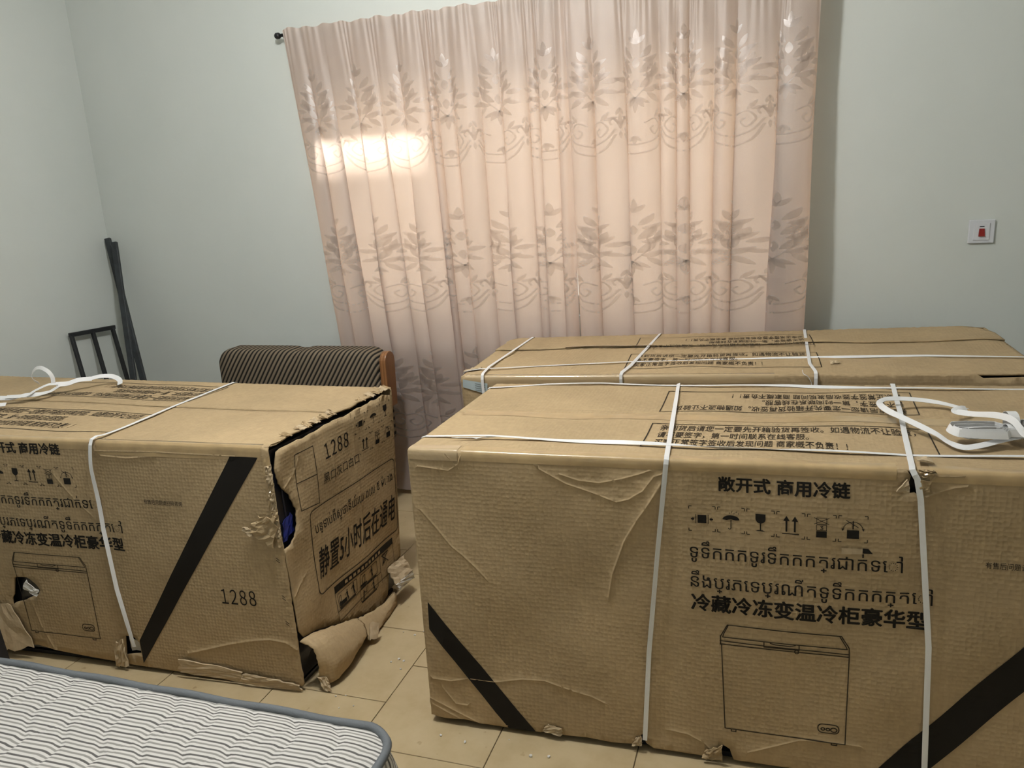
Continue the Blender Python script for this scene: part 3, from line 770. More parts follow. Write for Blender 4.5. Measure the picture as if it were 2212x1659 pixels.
# ------------------------------------------------------------------ carton behind it, under the window
def carton_window():
    L, W, H = 1.90, .73, .87
    c = Carton(L, W, H, [(-1.10, 2.70, .012), (.80, 2.79, .012), (-1.12, 3.34, .012), (.76, 3.43, .012), (-1.105, 2.635, .866), (.80, 2.75, .888), (-1.135, 3.34, .862), (.765, 3.435, .905)], 11)
    root = empty('appliance_carton', (-.17, 3.05, 0), 'strapped freezer carton standing under the curtain, behind the one with the strap hank', 'carton', 'freezer cartons')
    ys = .475
    c.bumps['top'] += [(.9, .3, .5, .2, .006)]
    fo = [(0, .01), (L, .01), (L, H-.05), (1.83, H-.012), (1.72, H-.016), (1.70, H), (0, H)]
    fp = panel(c, 'front_panel', 'front', fo, root)
    rg = random.Random(2)
    tf = panel(c, 'top_flap', 'top', [(0, 0), (L, 0), (L, ys)] + jag([(1.5, ys), (1.0, ys-.004), (.5, ys-.012), (.02, ys-.004)], .05, .0015, rg) + [(0, ys)], root)
    tr = panel(c, 'top_flap', 'top', jag([(0.0, ys-.002), (.5, ys-.004), (1.0, ys+.0), (1.3, ys+.004)], .05, .0015, rg) + [(1.4, ys+.001), (L, ys+.001), (L, .60), (L-.05, .70), (L-.1, W)] + [(.05, W), (.0, .66), (.012, .60)], root, h=.006)
    ep = panel(c, 'end_panel', 'left', [(0, .01), (W, .01), (W, H-.004), (.45, H-.004), (.3, H-.012), (.12, H-.006), (0, H)], root, step=.04)
    panel(c, 'end_panel', 'right', [(0, .01), (W, .01), (W, H), (0, H)], root, step=.05)
    panel(c, 'rear_panel', 'back', [(0, .01), (L, .01), (L, H), (0, H)], root, step=.06)
    liner(c, root); gap_shade(c, root)
    tape_edge(c, root, .02, 1.1, .03, .012, M['clear_tape'])
    tape_top(c, root, .3, .66, ys-.008, ys+.006, M['clear_tape'], .008)
    top_print(Print(c, 'top', tf), Print(c, 'top', tr, .0075), W, .10, .315, .59, 1.255)
    for x0, x1, rr in ((.088, .105, 0), (.592, .665, .4), (1.228, 1.243, 0)):
        strap(c, root, [('front', x0, .40), ('front', x0, H), ('top', x0-.01 if rr == 0 else x0+.02, .12), ('top', x1, W), ('back', x1, .45)], wd=.011, h=.009, roll=(lambda t, k=rr: k*math.sin(t*5)))
    strap(c, root, [('left', .06, .5), ('left', .06, H), ('top', 0, .06), ('top', .05, .096), ('top', .56, .188), ('top', 1.15, .225), ('top', 1.6, .23), ('top', L, .19), ('right', .19, .5)], wd=.010, h=.006,
          roll=lambda t: .7*math.exp(-((t-.66)/.12)**2))
    # shipping label and dashed frame on the end near the curtain
    P_ = Print(c, 'front', fp, .004); P_.band('shipping_label', [(.009, .828), (.10, .80), (.105, .842), (.012, .858)], M['label'], 6, 3)
    P2 = Print(c, 'front', fp, .006); P2.lines('label_print', [[(.058+.0, .842-.008*i), (.095, .834-.008*i)] for i in range(4)], .0016)
    P3 = Print(c, 'left', ep); P3.lines('printed_dashes', [[(.05+.06*i, .785-.0*i), (.085+.06*i, .785)] for i in range(9)] + [[(.025, .76-.05*i), (.025, .73-.05*i)] for i in range(12)], .004)
    t1 = c.map('top', [1.285, 1.315, 1.31, 1.288], [.13, .13, .16, .165], .004); crumple('torn_scrap', t1, root, M['card_torn'], 21, .004, 4, .002)
    t1 = c.map('top', [.0, .05, .05, .01], [.06, .10, .12, .11], .007); crumple('torn_scrap', t1, root, M['card_torn'], 22, .004, 4, .002)
    pts = spline(c.map('front', [1.20, 1.215, 1.205, 1.19], [.80, .835, .862, .868], .012).tolist()+c.map('top', [1.19], [.05], .004).tolist(), 6)
    V, F = tube(pts, .0011, 5); link('strap_thread', V, F, M['strap'], root)
    return c, root
CB, RB = carton_window()

# ------------------------------------------------------------------ torn carton on the left
def carton_torn():
    L, W, H = 1.92, .72, .825
    c = Carton(L, W, H, [(-3.32, 1.785, .01), (-1.41, 1.89, .01), (-3.35, 2.50, .01), (-1.392, 2.575, .01), (-3.34, 1.80, .825), (-1.432, 1.902, .825), (-3.34, 2.56, .84), (-1.372, 2.61, .822)], 23)
    root = empty('appliance_carton', (-2.37, 2.2, 0), 'battered freezer carton with torn corner and ripped flaps beside the mattress', 'carton', 'freezer cartons')
    rg = random.Random(9)
    c.ridges['front'] += [([(1.50, .085), (1.553, .10), (1.661, .134), (1.744, .155), (1.82, .168), (1.874, .163), (1.909, .142)], .0035, .004), ([(1.10, .70), (1.16, .62), (1.22, .56)], .0015, .003),
                          ([(.88, .22), (.90, .12), (.94, .02)], .002, .003), ([(1.30, .775), (1.4, .77), (1.5, .78)], .002, .003), ([(1.28, .79), (1.5, .795), (1.8, .79)], .0018, .003)]
    c.bumps['front'] += [(1.27, .45, .03, .4, -.005), (1.6, .4, .2, .3, .006), (.95, .4, .2, .3, .004)]
    c.bumps['top'] += [(.75, .36, .35, .3, .010)]
    c.ridges['right'] += [([(.02, .32), (.05, .34), (.09, .36)], .002, .003), ([(.03, .66), (.10, .70), (.13, .74)], .002, .003), ([(.30, .60), (.305, .66), (.31, .72)], .0015, .003), ([(.44, .10), (.45, .40), (.44, .76)], .0015, .004)]
    holes = [jag([(0.829, 0.305), (0.883, 0.315), (0.909, 0.30), (0.934, 0.268), (0.921, 0.25), (0.789, 0.196), (0.805, 0.24)], .02, .003, rg),
             [(1.248, 0.12), (1.282, 0.118), (1.302, 0.099), (1.303, 0.058), (1.238, 0.046)]]
    bot = [(0, .01), (.60, .012), (.695, .012), (.784, .036), (.862, .045), (.95, .03), (1.1, .02), (1.2, .015), (1.238, .012), (1.30, .01), (1.42, .006), (1.50, .004), (1.6, .010), (1.7, .004), (1.8, .008), (1.90, 0.0)]
    right = jag([(L, .02), (L, .15), (L, .30), (L, .45), (L-.004, .55), (L-.012, .60), (L, .68), (L, .76)], .03, .004, rg)
    fp = panel(c, 'front_panel', 'front', bot + right + [(L, H)] + [(0, H)], root, holes, edgestep=.02)
    ys = W*.5+.01
    tf = panel(c, 'top_flap', 'top', [(0, 0), (L-.01, 0)] + jag([(L-.006, .06), (L-.02, .14), (L-.012, .22), (L-.03, .28), (L-.012, .34)], .02, .004, rg) + [(L-.02, ys), (1.5, ys-.001), (0, ys)], root)
    tr = panel(c, 'top_flap', 'top', [(0, ys+.003), (1.5, ys+.004), (L-.02, ys+.003)] + jag([(L-.006, .44), (L-.014, .52), (L-.01, .60), (L-.04, .64), (L-.01, .69)], .02, .003, rg) + [(L-.01, W), (0, W)], root, h=.002)
    # end panel: ripped away from the corner, ragged top and bottom
    edge = [(.012, .20)] + jag([(.010, .30), (.008, .40), (.004, .485)], .03, .003, rg) + jag([(.025, .487), (.055, .506), (.076, .544), (.083, .581), (.076, .624), (.062, .652), (.032, .69), (.02, .72), (.018, .76)], .012, .003, rg)
    topl = jag([(.03, .795), (.068, .805), (.167, .80), (.25, .803), (.333, .81), (.373, .805), (.533, .811), (.66, .812), (.70, .80)], .025, .003, rg)
    bottom = [(.71, .14), (.66, .125), (.60, .105), (.585, .03), (.52, .012), (.46, .02), (.40, .045), (.30, .08), (.22, .11), (.10, .155), (.03, .17)]
    ep = panel(c, 'end_panel', 'right', edge + topl + [(W-.004, H-.03), (W-.004, .30)] + bottom, root, edgestep=.015)
    panel(c, 'end_panel', 'left', [(0, .01), (W, .01), (W, H), (0, H)], root, step=.05)
    panel(c, 'rear_panel', 'back', [(0, .01), (L, .01), (L, H), (0, H)], root, step=.06)
    liner(c, root, .022); gap_shade(c, root)
    # blue film and pale foam showing in the ripped corner
    bl = c.place(np.array([(L-.018, .03, .50), (L-.018, .085, .52), (L-.018, .08, .58), (L-.018, .035, .56)]), 0.0); crumple('blue_film', bl, root, M['liner_blue'], 31, .003, 4, .002)
    fm = c.place(np.array([(L-.02, .055, .57), (L-.02, .062, .57), (L-.02, .058, .71), (L-.02, .052, .71)]), 0.0); crumple('liner_edge', fm, root, M['dark'], 33, .001, 3, .002)
    # flap of the end panel pulled out at the bottom
    patch('torn_flap', [[(-1.415, 1.90, .175), (-1.40, 1.955, .172), (-1.392, 2.05, .14), (-1.388, 2.13, .112), (-1.385, 2.20, .085)],
                        [(-1.372, 1.905, .150), (-1.352, 1.96, .150), (-1.350, 2.04, .120), (-1.352, 2.12, .095), (-1.355, 2.19, .075)],
                        [(-1.360, 1.905, .095), (-1.322, 1.95, .090), (-1.318, 2.03, .075), (-1.325, 2.10, .060), (-1.335, 2.17, .055)],
                        [(-1.372, 1.915, .035), (-1.335, 1.93, .020), (-1.318, 2.00, .030), (-1.322, 2.08, .040), (-1.330, 2.15, .045)]], root, M['card'])
    patch('torn_flap', [[(-1.384, 2.20, .085), (-1.380, 2.28, .060), (-1.376, 2.37, .045), (-1.374, 2.46, .05)],
                        [(-1.340, 2.18, .050), (-1.350, 2.26, .035), (-1.356, 2.36, .03), (-1.360, 2.45, .04)],
                        [(-1.330, 2.17, .022), (-1.338, 2.25, .010), (-1.348, 2.35, .008), (-1.356, 2.44, .012)]], root, M['card'])
    crumple('torn_scrap', [(-1.372, 1.905, .05), (-1.340, 1.915, .045), (-1.325, 1.905, .006), (-1.345, 1.90, .004)], root, M['card_torn'], 34, .006, 5, .003)
    crumple('torn_scrap', [(-1.335, 2.20, .075), (-1.315, 2.23, .062), (-1.31, 2.20, .02), (-1.325, 2.17, .025)], root, M['card_torn'], 35, .003, 4, .003)
    # rag at the rear bottom corner
    crumple('torn_scrap', [(-1.385, 2.44, .155), (-1.372, 2.56, .15), (-1.33, 2.55, .10), (-1.34, 2.43, .10)], root, M['card_torn'], 36, .005, 6, .004)
    crumple('torn_scrap', [(-1.34, 2.43, .10), (-1.33, 2.55, .10), (-1.335, 2.56, .06), (-1.338, 2.44, .07)], root, M['foam'], 37, .004, 5, .004)
    # folded bottom edge of the front
    q = c.map('front', [1.46, 1.70, 1.70, 1.46], [.012, .004, .042, .066], .010); crumple('bottom_fold', [q[0], q[1], q[2], q[3]], root, M['card_torn'], 38, .002, 8, .004)
    q = c.map('front', [1.70, 1.905, 1.90, 1.71], [.006, -.006, .022, .040], .014); crumple('bottom_fold', [q[0], q[1], q[2], q[3]], root, M['card_torn'], 39, .003, 8, .004)
    # ragged flap at the ripped corner on the front side, edge rags
    q = c.map('front', [1.80, 1.90, 1.915, 1.86], [.545, .50, .60, .60], .012); crumple('torn_flap', [q[0], q[1], q[2], q[3]], root, M['card'], 40, .005, 6, .004)
    q = c.map('front', [1.795, 1.83, 1.825, 1.80], [.55, .53, .56, .565], .014); crumple('torn_scrap', q, root, M['card_torn'], 41, .004, 4, .003)
    for k in range(9):
        z = .50+.03*k; q = c.map('front', [L-.016, L-.002, L-.001, L-.018], [z, z-.004, z+.028, z+.024], .005+.003*(k % 2)); crumple('edge_rag', q, root, M['card_torn'] if k % 3 else M['clear_tape'], 50+k, .004, 4, .002)
    for k, (y, z0, s) in enumerate([(.10, .010, .02), (.17, .012, .028), (.20, .016, .02), (.245, .012, .025), (.30, .014, .02), (.34, .018, .016), (.52, .008, .02), (.58, .014, .025), (.62, .02, .03), (.66, .012, .03), (.69, .012, .02)]):
        q = c.map('top', [L-.035, L-.004, L-.002, L-.03], [y, y+.004, y+s, y+s], .002); q[0][2] += z0*.3; q[3][2] += z0; crumple('edge_rag', q, root, M['card_torn'] if k % 2 else M['card'], 70+k, .004, 4, .002)
    # torn hole at the left part of the front with its folded tongue; the small hole at the strap
    q = c.map('front', [.72, .79, .86, .70], [.20, .195, .05, .012], .010); q[3][1] -= .02; crumple('torn_flap', [q[0], q[1], q[2], q[3]], root, M['card_torn'], 42, .003, 6, .003)
    q = c.map('front', [.86, .915, .932, .885], [.27, .245, .266, .305], .006); crumple('torn_scrap', q, root, M['foam'], 43, .004, 5, .002)
    q = c.map('front', [1.195, 1.248, 1.246, 1.205], [.005, .012, .115, .09], .010); crumple('torn_scrap', q, root, M['card_torn'], 44, .005, 6, .004)
    q = c.map('front', [1.25, 1.30, 1.30, 1.25], [.055, .06, .098, .10], -.016); crumple('liner_board', q, root, M['foam'], 45, .001, 3, .002)
    tape_edge(c, root, .2, 1.26, .032, .02); tape_edge(c, root, 1.29, L-.03, .045, .004)
    for v in (.55, .62, .69, .76):
        q = c.map('front', [L-.03, L-.004, L-.002, L-.028], [v-.03, v-.035, v+.035, v+.03], .0016); crumple('packing_tape', q, root, M['tape'], int(v*100), .002, 4, .0008)
    pr = Print(c, 'front', fp); front_print(pr)
    pr.band('printed_band', [(1.306, .108), (1.782, .79), (1.879, .79), (1.306, .022)], n=40, m=6)
    pr.band('printed_band', [(.03, .375), (.022, .289), (.24, .003), (.33, .003)], n=20, m=5)
    top_print(Print(c, 'top', tf), Print(c, 'top', tr, .0035), W, .075, .285, .55, 1.27)
    # end print
    e = Print(c, 'right', ep)
    e.lines('printed_frame', [[(.114, .76), (.208, .76), (.208, .562), (.104, .575), (.114, .76)], [(.109, .665), (.208, .662)]], .0028)
    e.text('printed_text', '１２８８', .262, .695, .145, height=.062, space=.47, bold=.004)
    e.text('printed_text', '黑口灰口白口', .240, .618, .225, height=.034)
    for i, k in enumerate(('squeeze', 'umbrella', 'glass')): symbol(e, k, .455+.085*i, .728, .058, .052)
    for i, k in enumerate(('up', 'stack', 'tumble')): symbol(e, k, .478+.078*i, .645, .058, .052)
    def rrect(x0, x1, z0, z1, r): return [p for cx, cz, s in ((x1-r, z1-r, 0), (x0+r, z1-r, 90), (x0+r, z0+r, 180), (x1-r, z0+r, 270)) for p in arc(cx, cz, r, s, s+90, 5)]+[(x1, z1-r)]
    e.lines('printed_frame', [rrect(.143, .70, .255, .552, .022)], .0034)
    e.text('printed_text', 'បន្ទាប់ពីស្ថានីយ៍រយៈពេល ៥ ម៉ោង', .165, .468, .515, height=.040, bold=.0)
    e.text('printed_text', '静置5小时后在通电', .160, .318, .525, height=.098, bold=.008, shear=.25)
    e.band('printed_band', [(.235, .214), (.655, .214), (.655, .240), (.235, .240)], n=14, m=2)
    e2 = Print(c, 'right', ep, .0022); e2.polys('band_lettering', [[(.30+.026*i, .221), (.318+.026*i, .221), (.316+.026*i, .233), (.302+.026*i, .233)] for i in range(10)], M['card'])
    fr = [[(.235, .22), (.235, .085)], [(.655, .22), (.655, .125)], [(.235, .146), (.545, .146)], [(.545, .216), (.545, .146), (.55, .10)], [(.24, .112), (.655, .112)]]
    for x0, z0 in ((.248, .155), (.395, .155), (.395, .098)): fr.append(rrect(x0, x0+.125, z0, z0+.05, .006))
    e.lines('printed_frame', fr, .0022)
    def man(x, z, s, m=1):   # small figure leaning to a load
        f = lambda a, b: (x+m*a*s, z+b*s)
        return [[f(*p) for p in q] for q in (arc(.55, .90, .08, 0, 330, 9), [(.42, .80), (.62, .80), (.66, .48), (.48, .45)], [(.48, .48), (.62, .48), (.60, .02), (.52, .02)], [(.52, .45), (.62, .45), (.76, .02), (.68, .02)], [(.45, .78), (.50, .72), (.22, .52), (.18, .57)])]
    def crate(x, z, s): return pl_([(x, z), (x+.4*s, z+.1*s), (x+.4*s, z+.75*s), (x, z+.65*s), (x, z)], .07*s)
    e.polys('printed_pictogram', man(.325, .158, .045) + man(.285, .158, .040) + [[(.252, .158), (.30, .158), (.30, .172), (.252, .172)]] + crate(.256, .172, .03))
    e.polys('printed_pictogram', man(.455, .158, .045) + crate(.41, .162, .045) + [[(.398, .158), (.44, .158), (.44, .164), (.398, .164)]])
    e.polys('printed_pictogram', man(.465, .10, .045) + man(.44, .10, .038, -1) + crate(.435, .118, .03))
    e.polys('printed_pictogram', crate(.57, .17, .045) + [lp((.56, .165), (.61, .205), .004), lp((.56, .205), (.61, .165), .004)])
    e.polys('printed_caption', [[(x, z), (x+w_, z), (x+w_, z+.005), (x, z+.005)] for x, z, w_ in ((.25, .148, .11), (.40, .148, .11), (.40, .092, .11), (.565, .222-.01, .07), (.565, .202, .05))], M['ink_thin'])
    # staple-like registration ticks by the corner
    pr.lines('printed_tick', [[(1.888, z), (1.898, z-.008)] for z in (.46, .452, .33, .322, .24, .232)], .002)
    # straps
    strap(c, root, [('front', 1.285, .085), ('front', 1.262, .30), ('front', 1.258, .52), ('front', 1.272, .74), ('front', 1.285, H), ('top', 1.295, .03), ('top', 1.262, .35), ('top', 1.245, W), ('back', 1.245, .4)], h=.006, wd=.013,
          roll=lambda t: 1.1*math.exp(-((t-.17)/.12)**2), lift=lambda t: .012*math.exp(-((t-.36)/.06)**2))
    # loosened strap and bow at the far left of the top
    up = np.array([0, 0, 1.0])
    def loose(pts, wd=.017, nrm=(0, -.5, .85), name='strapping_band'):
        P = spline(pts, 7); n = np.array(nrm)/np.linalg.norm(nrm); ribbon(name, P, np.tile(n, (len(P), 1)), wd, M['strap'], root)
    loose([(-3.30, 2.10, .862), (-3.05, 2.13, .866), (-2.82, 2.16, .862), (-2.754, 2.174, .862), (-2.729, 2.201, .864), (-2.68, 2.214, .866), (-2.66, 2.254, .868), (-2.668, 2.300, .874)], .024)
    loose([(-2.78, 2.165, .866), (-2.701, 2.183, .870), (-2.70, 2.229, .878), (-2.695, 2.28, .886), (-2.675, 2.31, .884)], .018)
    loose([(-2.680, 2.305, .882), (-2.655, 2.335, .878), (-2.635, 2.37, .884), (-2.61, 2.41, .880)], .022, (0.2, -.7, .7))
    loose([(-2.62, 2.40, .878), (-2.60, 2.44, .882), (-2.565, 2.47, .876), (-2.53, 2.47, .862), (-2.50, 2.44, .852)], .020, (0.2, -.6, .75))
    loose([(-3.0, 2.02, .855), (-2.78, 2.06, .860), (-2.705, 2.10, .858)], .020)
    # standing ring of strap
    P = spline([(-2.687, 2.3, .885), (-2.683, 2.298, .911), (-2.692, 2.295, .933), (-2.714, 2.295, .946), (-2.740, 2.30, .950), (-2.768, 2.305, .944), (-2.795, 2.31, .927), (-2.804, 2.31, .909), (-2.790, 2.305, .895), (-2.76, 2.30, .886)], 7)
    ctr = np.array([-2.745, 2.3, .915]); Nn = []
    for p in P: q = p-ctr; q[1] = -.055; Nn.append(q/np.linalg.norm(q))
    ribbon('strapping_band', P, Nn, .015, M['strap'], root)
    # clear film on the lifted left part of the top
    V, F = [], []
    return c, root
CC, RC = carton_torn()

# ------------------------------------------------------------------ hank of spare strap on the front carton
def hank():
    root = empty('strap_hank', (.53, 2.18, .866), 'tied hank of white strap with a loose loop, lying on the front carton', 'strap')
    zt = .867
    up = np.array([0, 0, 1.0])
    def rib(name, pts, nrm, wd=.0165, k=8):
        P = spline(pts, k); Nn = np.array([np.array(nrm[min(len(nrm)-1, int(i*len(nrm)/len(P)))], float) for i in range(len(P))])
        for _ in range(6): Nn[1:-1] = (Nn[:-2]+Nn[1:-1]+Nn[2:])/3
        Nn /= np.linalg.norm(Nn, axis=1, keepdims=True); return ribbon(name, P, Nn, wd, M['strap'], root)
    a = [(0.61, 2.130, .882), (0.576, 2.119, 0.884), (0.523, 2.092, 0.878), (0.472, 2.062, 0.872), (0.435, 2.055, 0.868), (0.407, 2.078, 0.872), (0.384, 2.135, 0.876), (0.325, 2.205, 0.89), (0.29, 2.255, 0.896), (0.276, 2.32, 0.897),
         (0.295, 2.378, 0.893), (0.329, 2.402, 0.89), (0.384, 2.411, 0.886), (0.436, 2.397, 0.883), (0.478, 2.352, 0.884), (0.492, 2.330, 0.886)]
    rib('loose_loop', a, [(0, -.6, .8), (0, -.45, .9), (-.1, -.5, .85), (.2, -.55, .8), (.1, -.75, .65), (-.2, -.8, .6), (-.1, -.6, .8), (.1, -.45, .9), (.2, -.5, .85), (.3, -.5, .8)])
    rib('loose_end', [(.492, 2.330, .887), (.478, 2.322, .890), (.459, 2.305, .886), (.493, 2.27, .890), (.527, 2.175, .916), (.545, 2.105, .925), (.562, 2.07, .905), (.59, 2.06, .885)], [(.2, -.55, .8), (.0, -.6, .8), (-.5, -.5, .7), (-.8, -.3, .45), (-.8, -.3, .4), (-.5, -.5, .6)])
    # flat bundle: nested elongated loops standing on edge
    ax = np.array([math.cos(rad(8)), math.sin(rad(8)), 0]); sd = np.array([-ax[1], ax[0], 0])
    c0 = np.array([.505, 2.120, zt+.010])
    rg = random.Random(4)
    for k in range(6):
        r_ = .006+.0058*k; half = .045+.003*k; P = []; Nn = []
        for i in range(73):
            t = 2*math.pi*i/72; x = math.cos(t); y = math.sin(t)
            px = (half if x > 0 else -half)*min(1, abs(x)*1.6)+x*r_; py = y*r_*(.55+.45*(x < .2))
            P.append(c0+ax*px+sd*py*1.15+up*(.010+.004*math.sin(t+k)+.0015*k)); Nn.append(ax*x*.5+sd*y+up*.25)
        Nn = np.array(Nn); Nn /= np.linalg.norm(Nn, axis=1, keepdims=True); ribbon('bundle_loop', P, Nn, .019, M['strap'], root)
    # wrapped middle, ring and the wound cylinder beyond
    def coil(cx, r_, n, wd, tilt, yz=1.0):
        P, Nn = [], []
        for i in range(n*18+1):
            t = 2*math.pi*i/18; o = ax*((i/(n*18)-.5)*tilt)
            d = sd*math.cos(t)+up*math.sin(t)*yz; P.append(cx+o+d*r_); Nn.append(d)
        ribbon('bundle_wrap', P, Nn, wd, M['strap'], root)
    coil(c0+ax*.048+up*.012, .020, 3, .016, .018)
    coil(c0+ax*.055+up*.030+sd*.03, .026, 2, .017, .010, .95)
    coil(c0+ax*.115+up*.017, .026, 6, .018, .075)
    V, F = tube([c0+ax*.075+up*.017, c0+ax*.155+up*.017], .024, 16); link('bundle_core', V, F, M['strap'], root, True)
hank()

# ------------------------------------------------------------------ curtain
class Drape:
    """one hanging panel; f(s,z): s along the cloth 0..1"""
    def __init__(s, xt0, xt1, xb0, xb1, folds, seed, amp, ztop, zbot, kx, y=0.0):
        s.y = y
        rg = random.Random(seed); s.x = (xt0, xt1, xb0, xb1); s.zt, s.zb = ztop, zbot
        ws = [rg.uniform(.45, 1.7) for _ in range(folds)]; e = np.concatenate([[0], np.cumsum(ws)]); s.e = e/e[-1]
        s.a = np.array([rg.uniform(.5, 1.0)*amp for _ in range(folds)]); s.k = np.array([rg.uniform(.5, 1.0)*kx for _ in range(folds)])
        s.ph = np.array([rg.uniform(-.25, .25) for _ in range(folds)]); s.n = folds; s.seed = seed
    def __call__(s, u, z, off=0.0):
        u = np.asarray(u, float); z = np.asarray(z, float)
        d = np.clip((s.zt-z)/(s.zt-s.zb), 0, 1)           # 0 top .. 1 floor
        # folds drift sideways a little on the way down
        uu = np.clip(u + .012*np.sin(3.1*d+s.seed+u*9)*np.sin(np.pi*np.clip(u, 0, 1)), 0, 1)
        i = np.clip(np.searchsorted(s.e, uu, side='right')-1, 0, s.n-1); w_ = s.e[i+1]-s.e[i]; t = (uu-s.e[i])/w_
        gro = .10+.90*np.clip(d*2.0, 0, 1)
        xt = s.x[0]+(s.x[1]-s.x[0])*uu; xb = s.x[2]+(s.x[3]-s.x[2])*uu; X = xt+(xb-xt)*d
        width = (s.x[1]-s.x[0])*w_
        X = X - s.k[i]*width/(2*np.pi)*np.sin(2*np.pi*t)*gro
        Y = -s.a[i]*gro*(np.sin(np.pi*t)**1.3) + .006*np.sin(37*u+5*d+s.seed)*gro
        # fine gathers near the heading
        g = np.exp(-d*14); Y = Y + g*.0028*np.sin(2*np.pi*u*s.n*3.1+3.5*np.sin(u*23)+2*np.sin(u*57))
        Z = z + (.004*np.sin(u*97+s.seed)+.003*np.sin(u*41))*np.exp(-d*60)
        return np.stack([X, WALL_Y-.082-s.y+Y-off, Z], -1)
def sheet(name, D, nu, nz, parent):
    # finer columns where folds turn
    u = np.linspace(0, 1, nu); zz = np.concatenate([np.linspace(D.zt, D.zt-.25, 14), np.linspace(D.zt-.25, D.zb, nz)[1:]])
    U, Z = np.meshgrid(u, zz); P = D(U, Z).reshape(-1, 3); n = nu; F = []
    for j in range(len(zz)-1):
        for i in range(nu-1): k = j*n+i; F.append((k, k+n, k+n+1, k+1))
    o = link(name, P, F, M['curtain'], parent, True); return o

def leaf(cx, cy, ang, ln, wd, n=6, curl=0.0):
    """leaf as a quad strip in cloth metres: list of (left,right) pairs"""
    out = []
    for i in range(n+1):
        t = i/n; h = wd*.5*math.sin(math.pi*min(1, t*.96+.02))**.8*(1-.25*t); a = rad(ang)+curl*t
        x = cx+math.cos(a)*ln*t; y = cy+math.sin(a)*ln*t; out.append(((x-math.sin(a)*h, y+math.cos(a)*h), (x+math.sin(a)*h, y-math.cos(a)*h)))
    return out
def curve_strip(pts, wd):
    P = [np.array(p) for p in spline(pts, 5)]; out = []
    for i, p in enumerate(P):
        t = P[min(i+1, len(P)-1)]-P[max(i-1, 0)]; t /= max(np.linalg.norm(t), 1e-9); n_ = np.array([-t[1], t[0]])*wd/2; out.append((tuple(p+n_), tuple(p-n_)))
    return out
def bouquet():
    S = []
    # tall central spray of leaves
    S.append(leaf(0, .155, 90, .050, .022)); S.append(leaf(0, .150, 50, .040, .020)); S.append(leaf(0, .150, 130, .040, .020))
    for y, l_, w_ in ((.10, .055, .024), (.045, .065, .030), (-.01, .06, .028)):
        for sgn in (-1, 1):
            S.append(leaf(.012*sgn, y, 90-sgn*52, l_, w_, curl=sgn*.3)); S.append(leaf(.020*sgn, y-.012, 90-sgn*88, l_*.9, w_*.9, curl=sgn*.4))
    for sgn in (-1, 1):
        S.append(leaf(.045*sgn, .035, 90-sgn*20, .045, .022)); S.append(leaf(.055*sgn, .02, 90-sgn*75, .045, .024)); S.append(leaf(.03*sgn, -.03, -90+sgn*45, .055, .022)); S.append(leaf(.05*sgn, -.01, -90+sgn*75, .045, .020))
        S.append(curve_strip([(.0, -.05), (.02*sgn, -.02), (.035*sgn, .01), (.03*sgn, .05), (.045*sgn, .08)], .004))
    for a in (-90, -60, -120, -35, -145): S.append(leaf(0, -.045, a, .06 if a == -90 else .045, .018))
    S.append(leaf(0, .06, 90, .04, .026)); S.append(leaf(0, .02, -90, .04, .024))
    return S
def swag(p):
    S = []; h = p/2
    for dy, w_ in ((0, .006), (-.036, .0065)):
        S.append(curve_strip([(-h+.012, -.115+dy*.6), (-h*.6, -.165+dy), (0, -.185+dy), (h*.6, -.165+dy), (h-.012, -.115+dy*.6)], w_))
    for sgn in (-1, 1):   # scrolls
        S.append(curve_strip([(sgn*h*.25, -.10), (sgn*h*.55, -.085), (sgn*h*.72, -.115), (sgn*h*.55, -.145), (sgn*h*.42, -.125), (sgn*h*.52, -.112)], .0055))
        S.append(leaf(sgn*h*.55, -.08, 90-sgn*30, .04, .014)); S.append(leaf(sgn*h*.62, -.08, 90-sgn*70, .035, .014))
        S.append(curve_strip([(sgn*h, -.115), (sgn*h*.86, -.075), (sgn*h*.76, -.085), (sgn*h*.8, -.1)], .005))
        S.append(leaf(sgn*h*.9, -.06, 90-sgn*20, .03, .012))
    S.append(leaf(h, -.105, 90, .055, .014)); S.append(leaf(h, -.10, 120, .04, .010)); S.append(leaf(h, -.10, 60, .04, .010)); S.append(leaf(h, -.125, -90, .03, .012))
    S.append(leaf(0, -.15, -90, .035, .018)); S.append(leaf(0, -.15, -50, .03, .014)); S.append(leaf(0, -.15, -130, .03, .014))
    return S
def motifs(D, parent, rows, n, seed):
    width = abs(D.x[1]-D.x[0]); p = width/n*1.0
    base = bouquet()
    for zc in rows:
        for k in range(n):
            uc = (k+.5)/n
            for nm, strips in (('woven_bouquet', base), ('woven_swag', swag(p))):
                ab, F = [], []
                for st in strips:
                    o = len(ab)
                    for l_, r_ in st:
                        m_ = ((l_[0]+r_[0])/2, (l_[1]+r_[1])/2); ab += [l_, m_, r_]
                    for i in range(len(st)-1):
                        for j in range(2): q = o+3*i+j; F.append((q, q+1, q+4, q+3))
                ab = np.array(ab); u = uc+ab[:, 0]/width*(1.0 if nm == 'woven_swag' else 1.12); z = zc+ab[:, 1]*(1.05 if nm == 'woven_bouquet' else 1.0)+(.02 if nm == 'woven_bouquet' else -.03)
                u = np.clip(u, .003, .997)
                P = D(u, np.maximum(z, D.zb+.01), .0011)
                link(nm, P, F, M['motif'], parent, True)
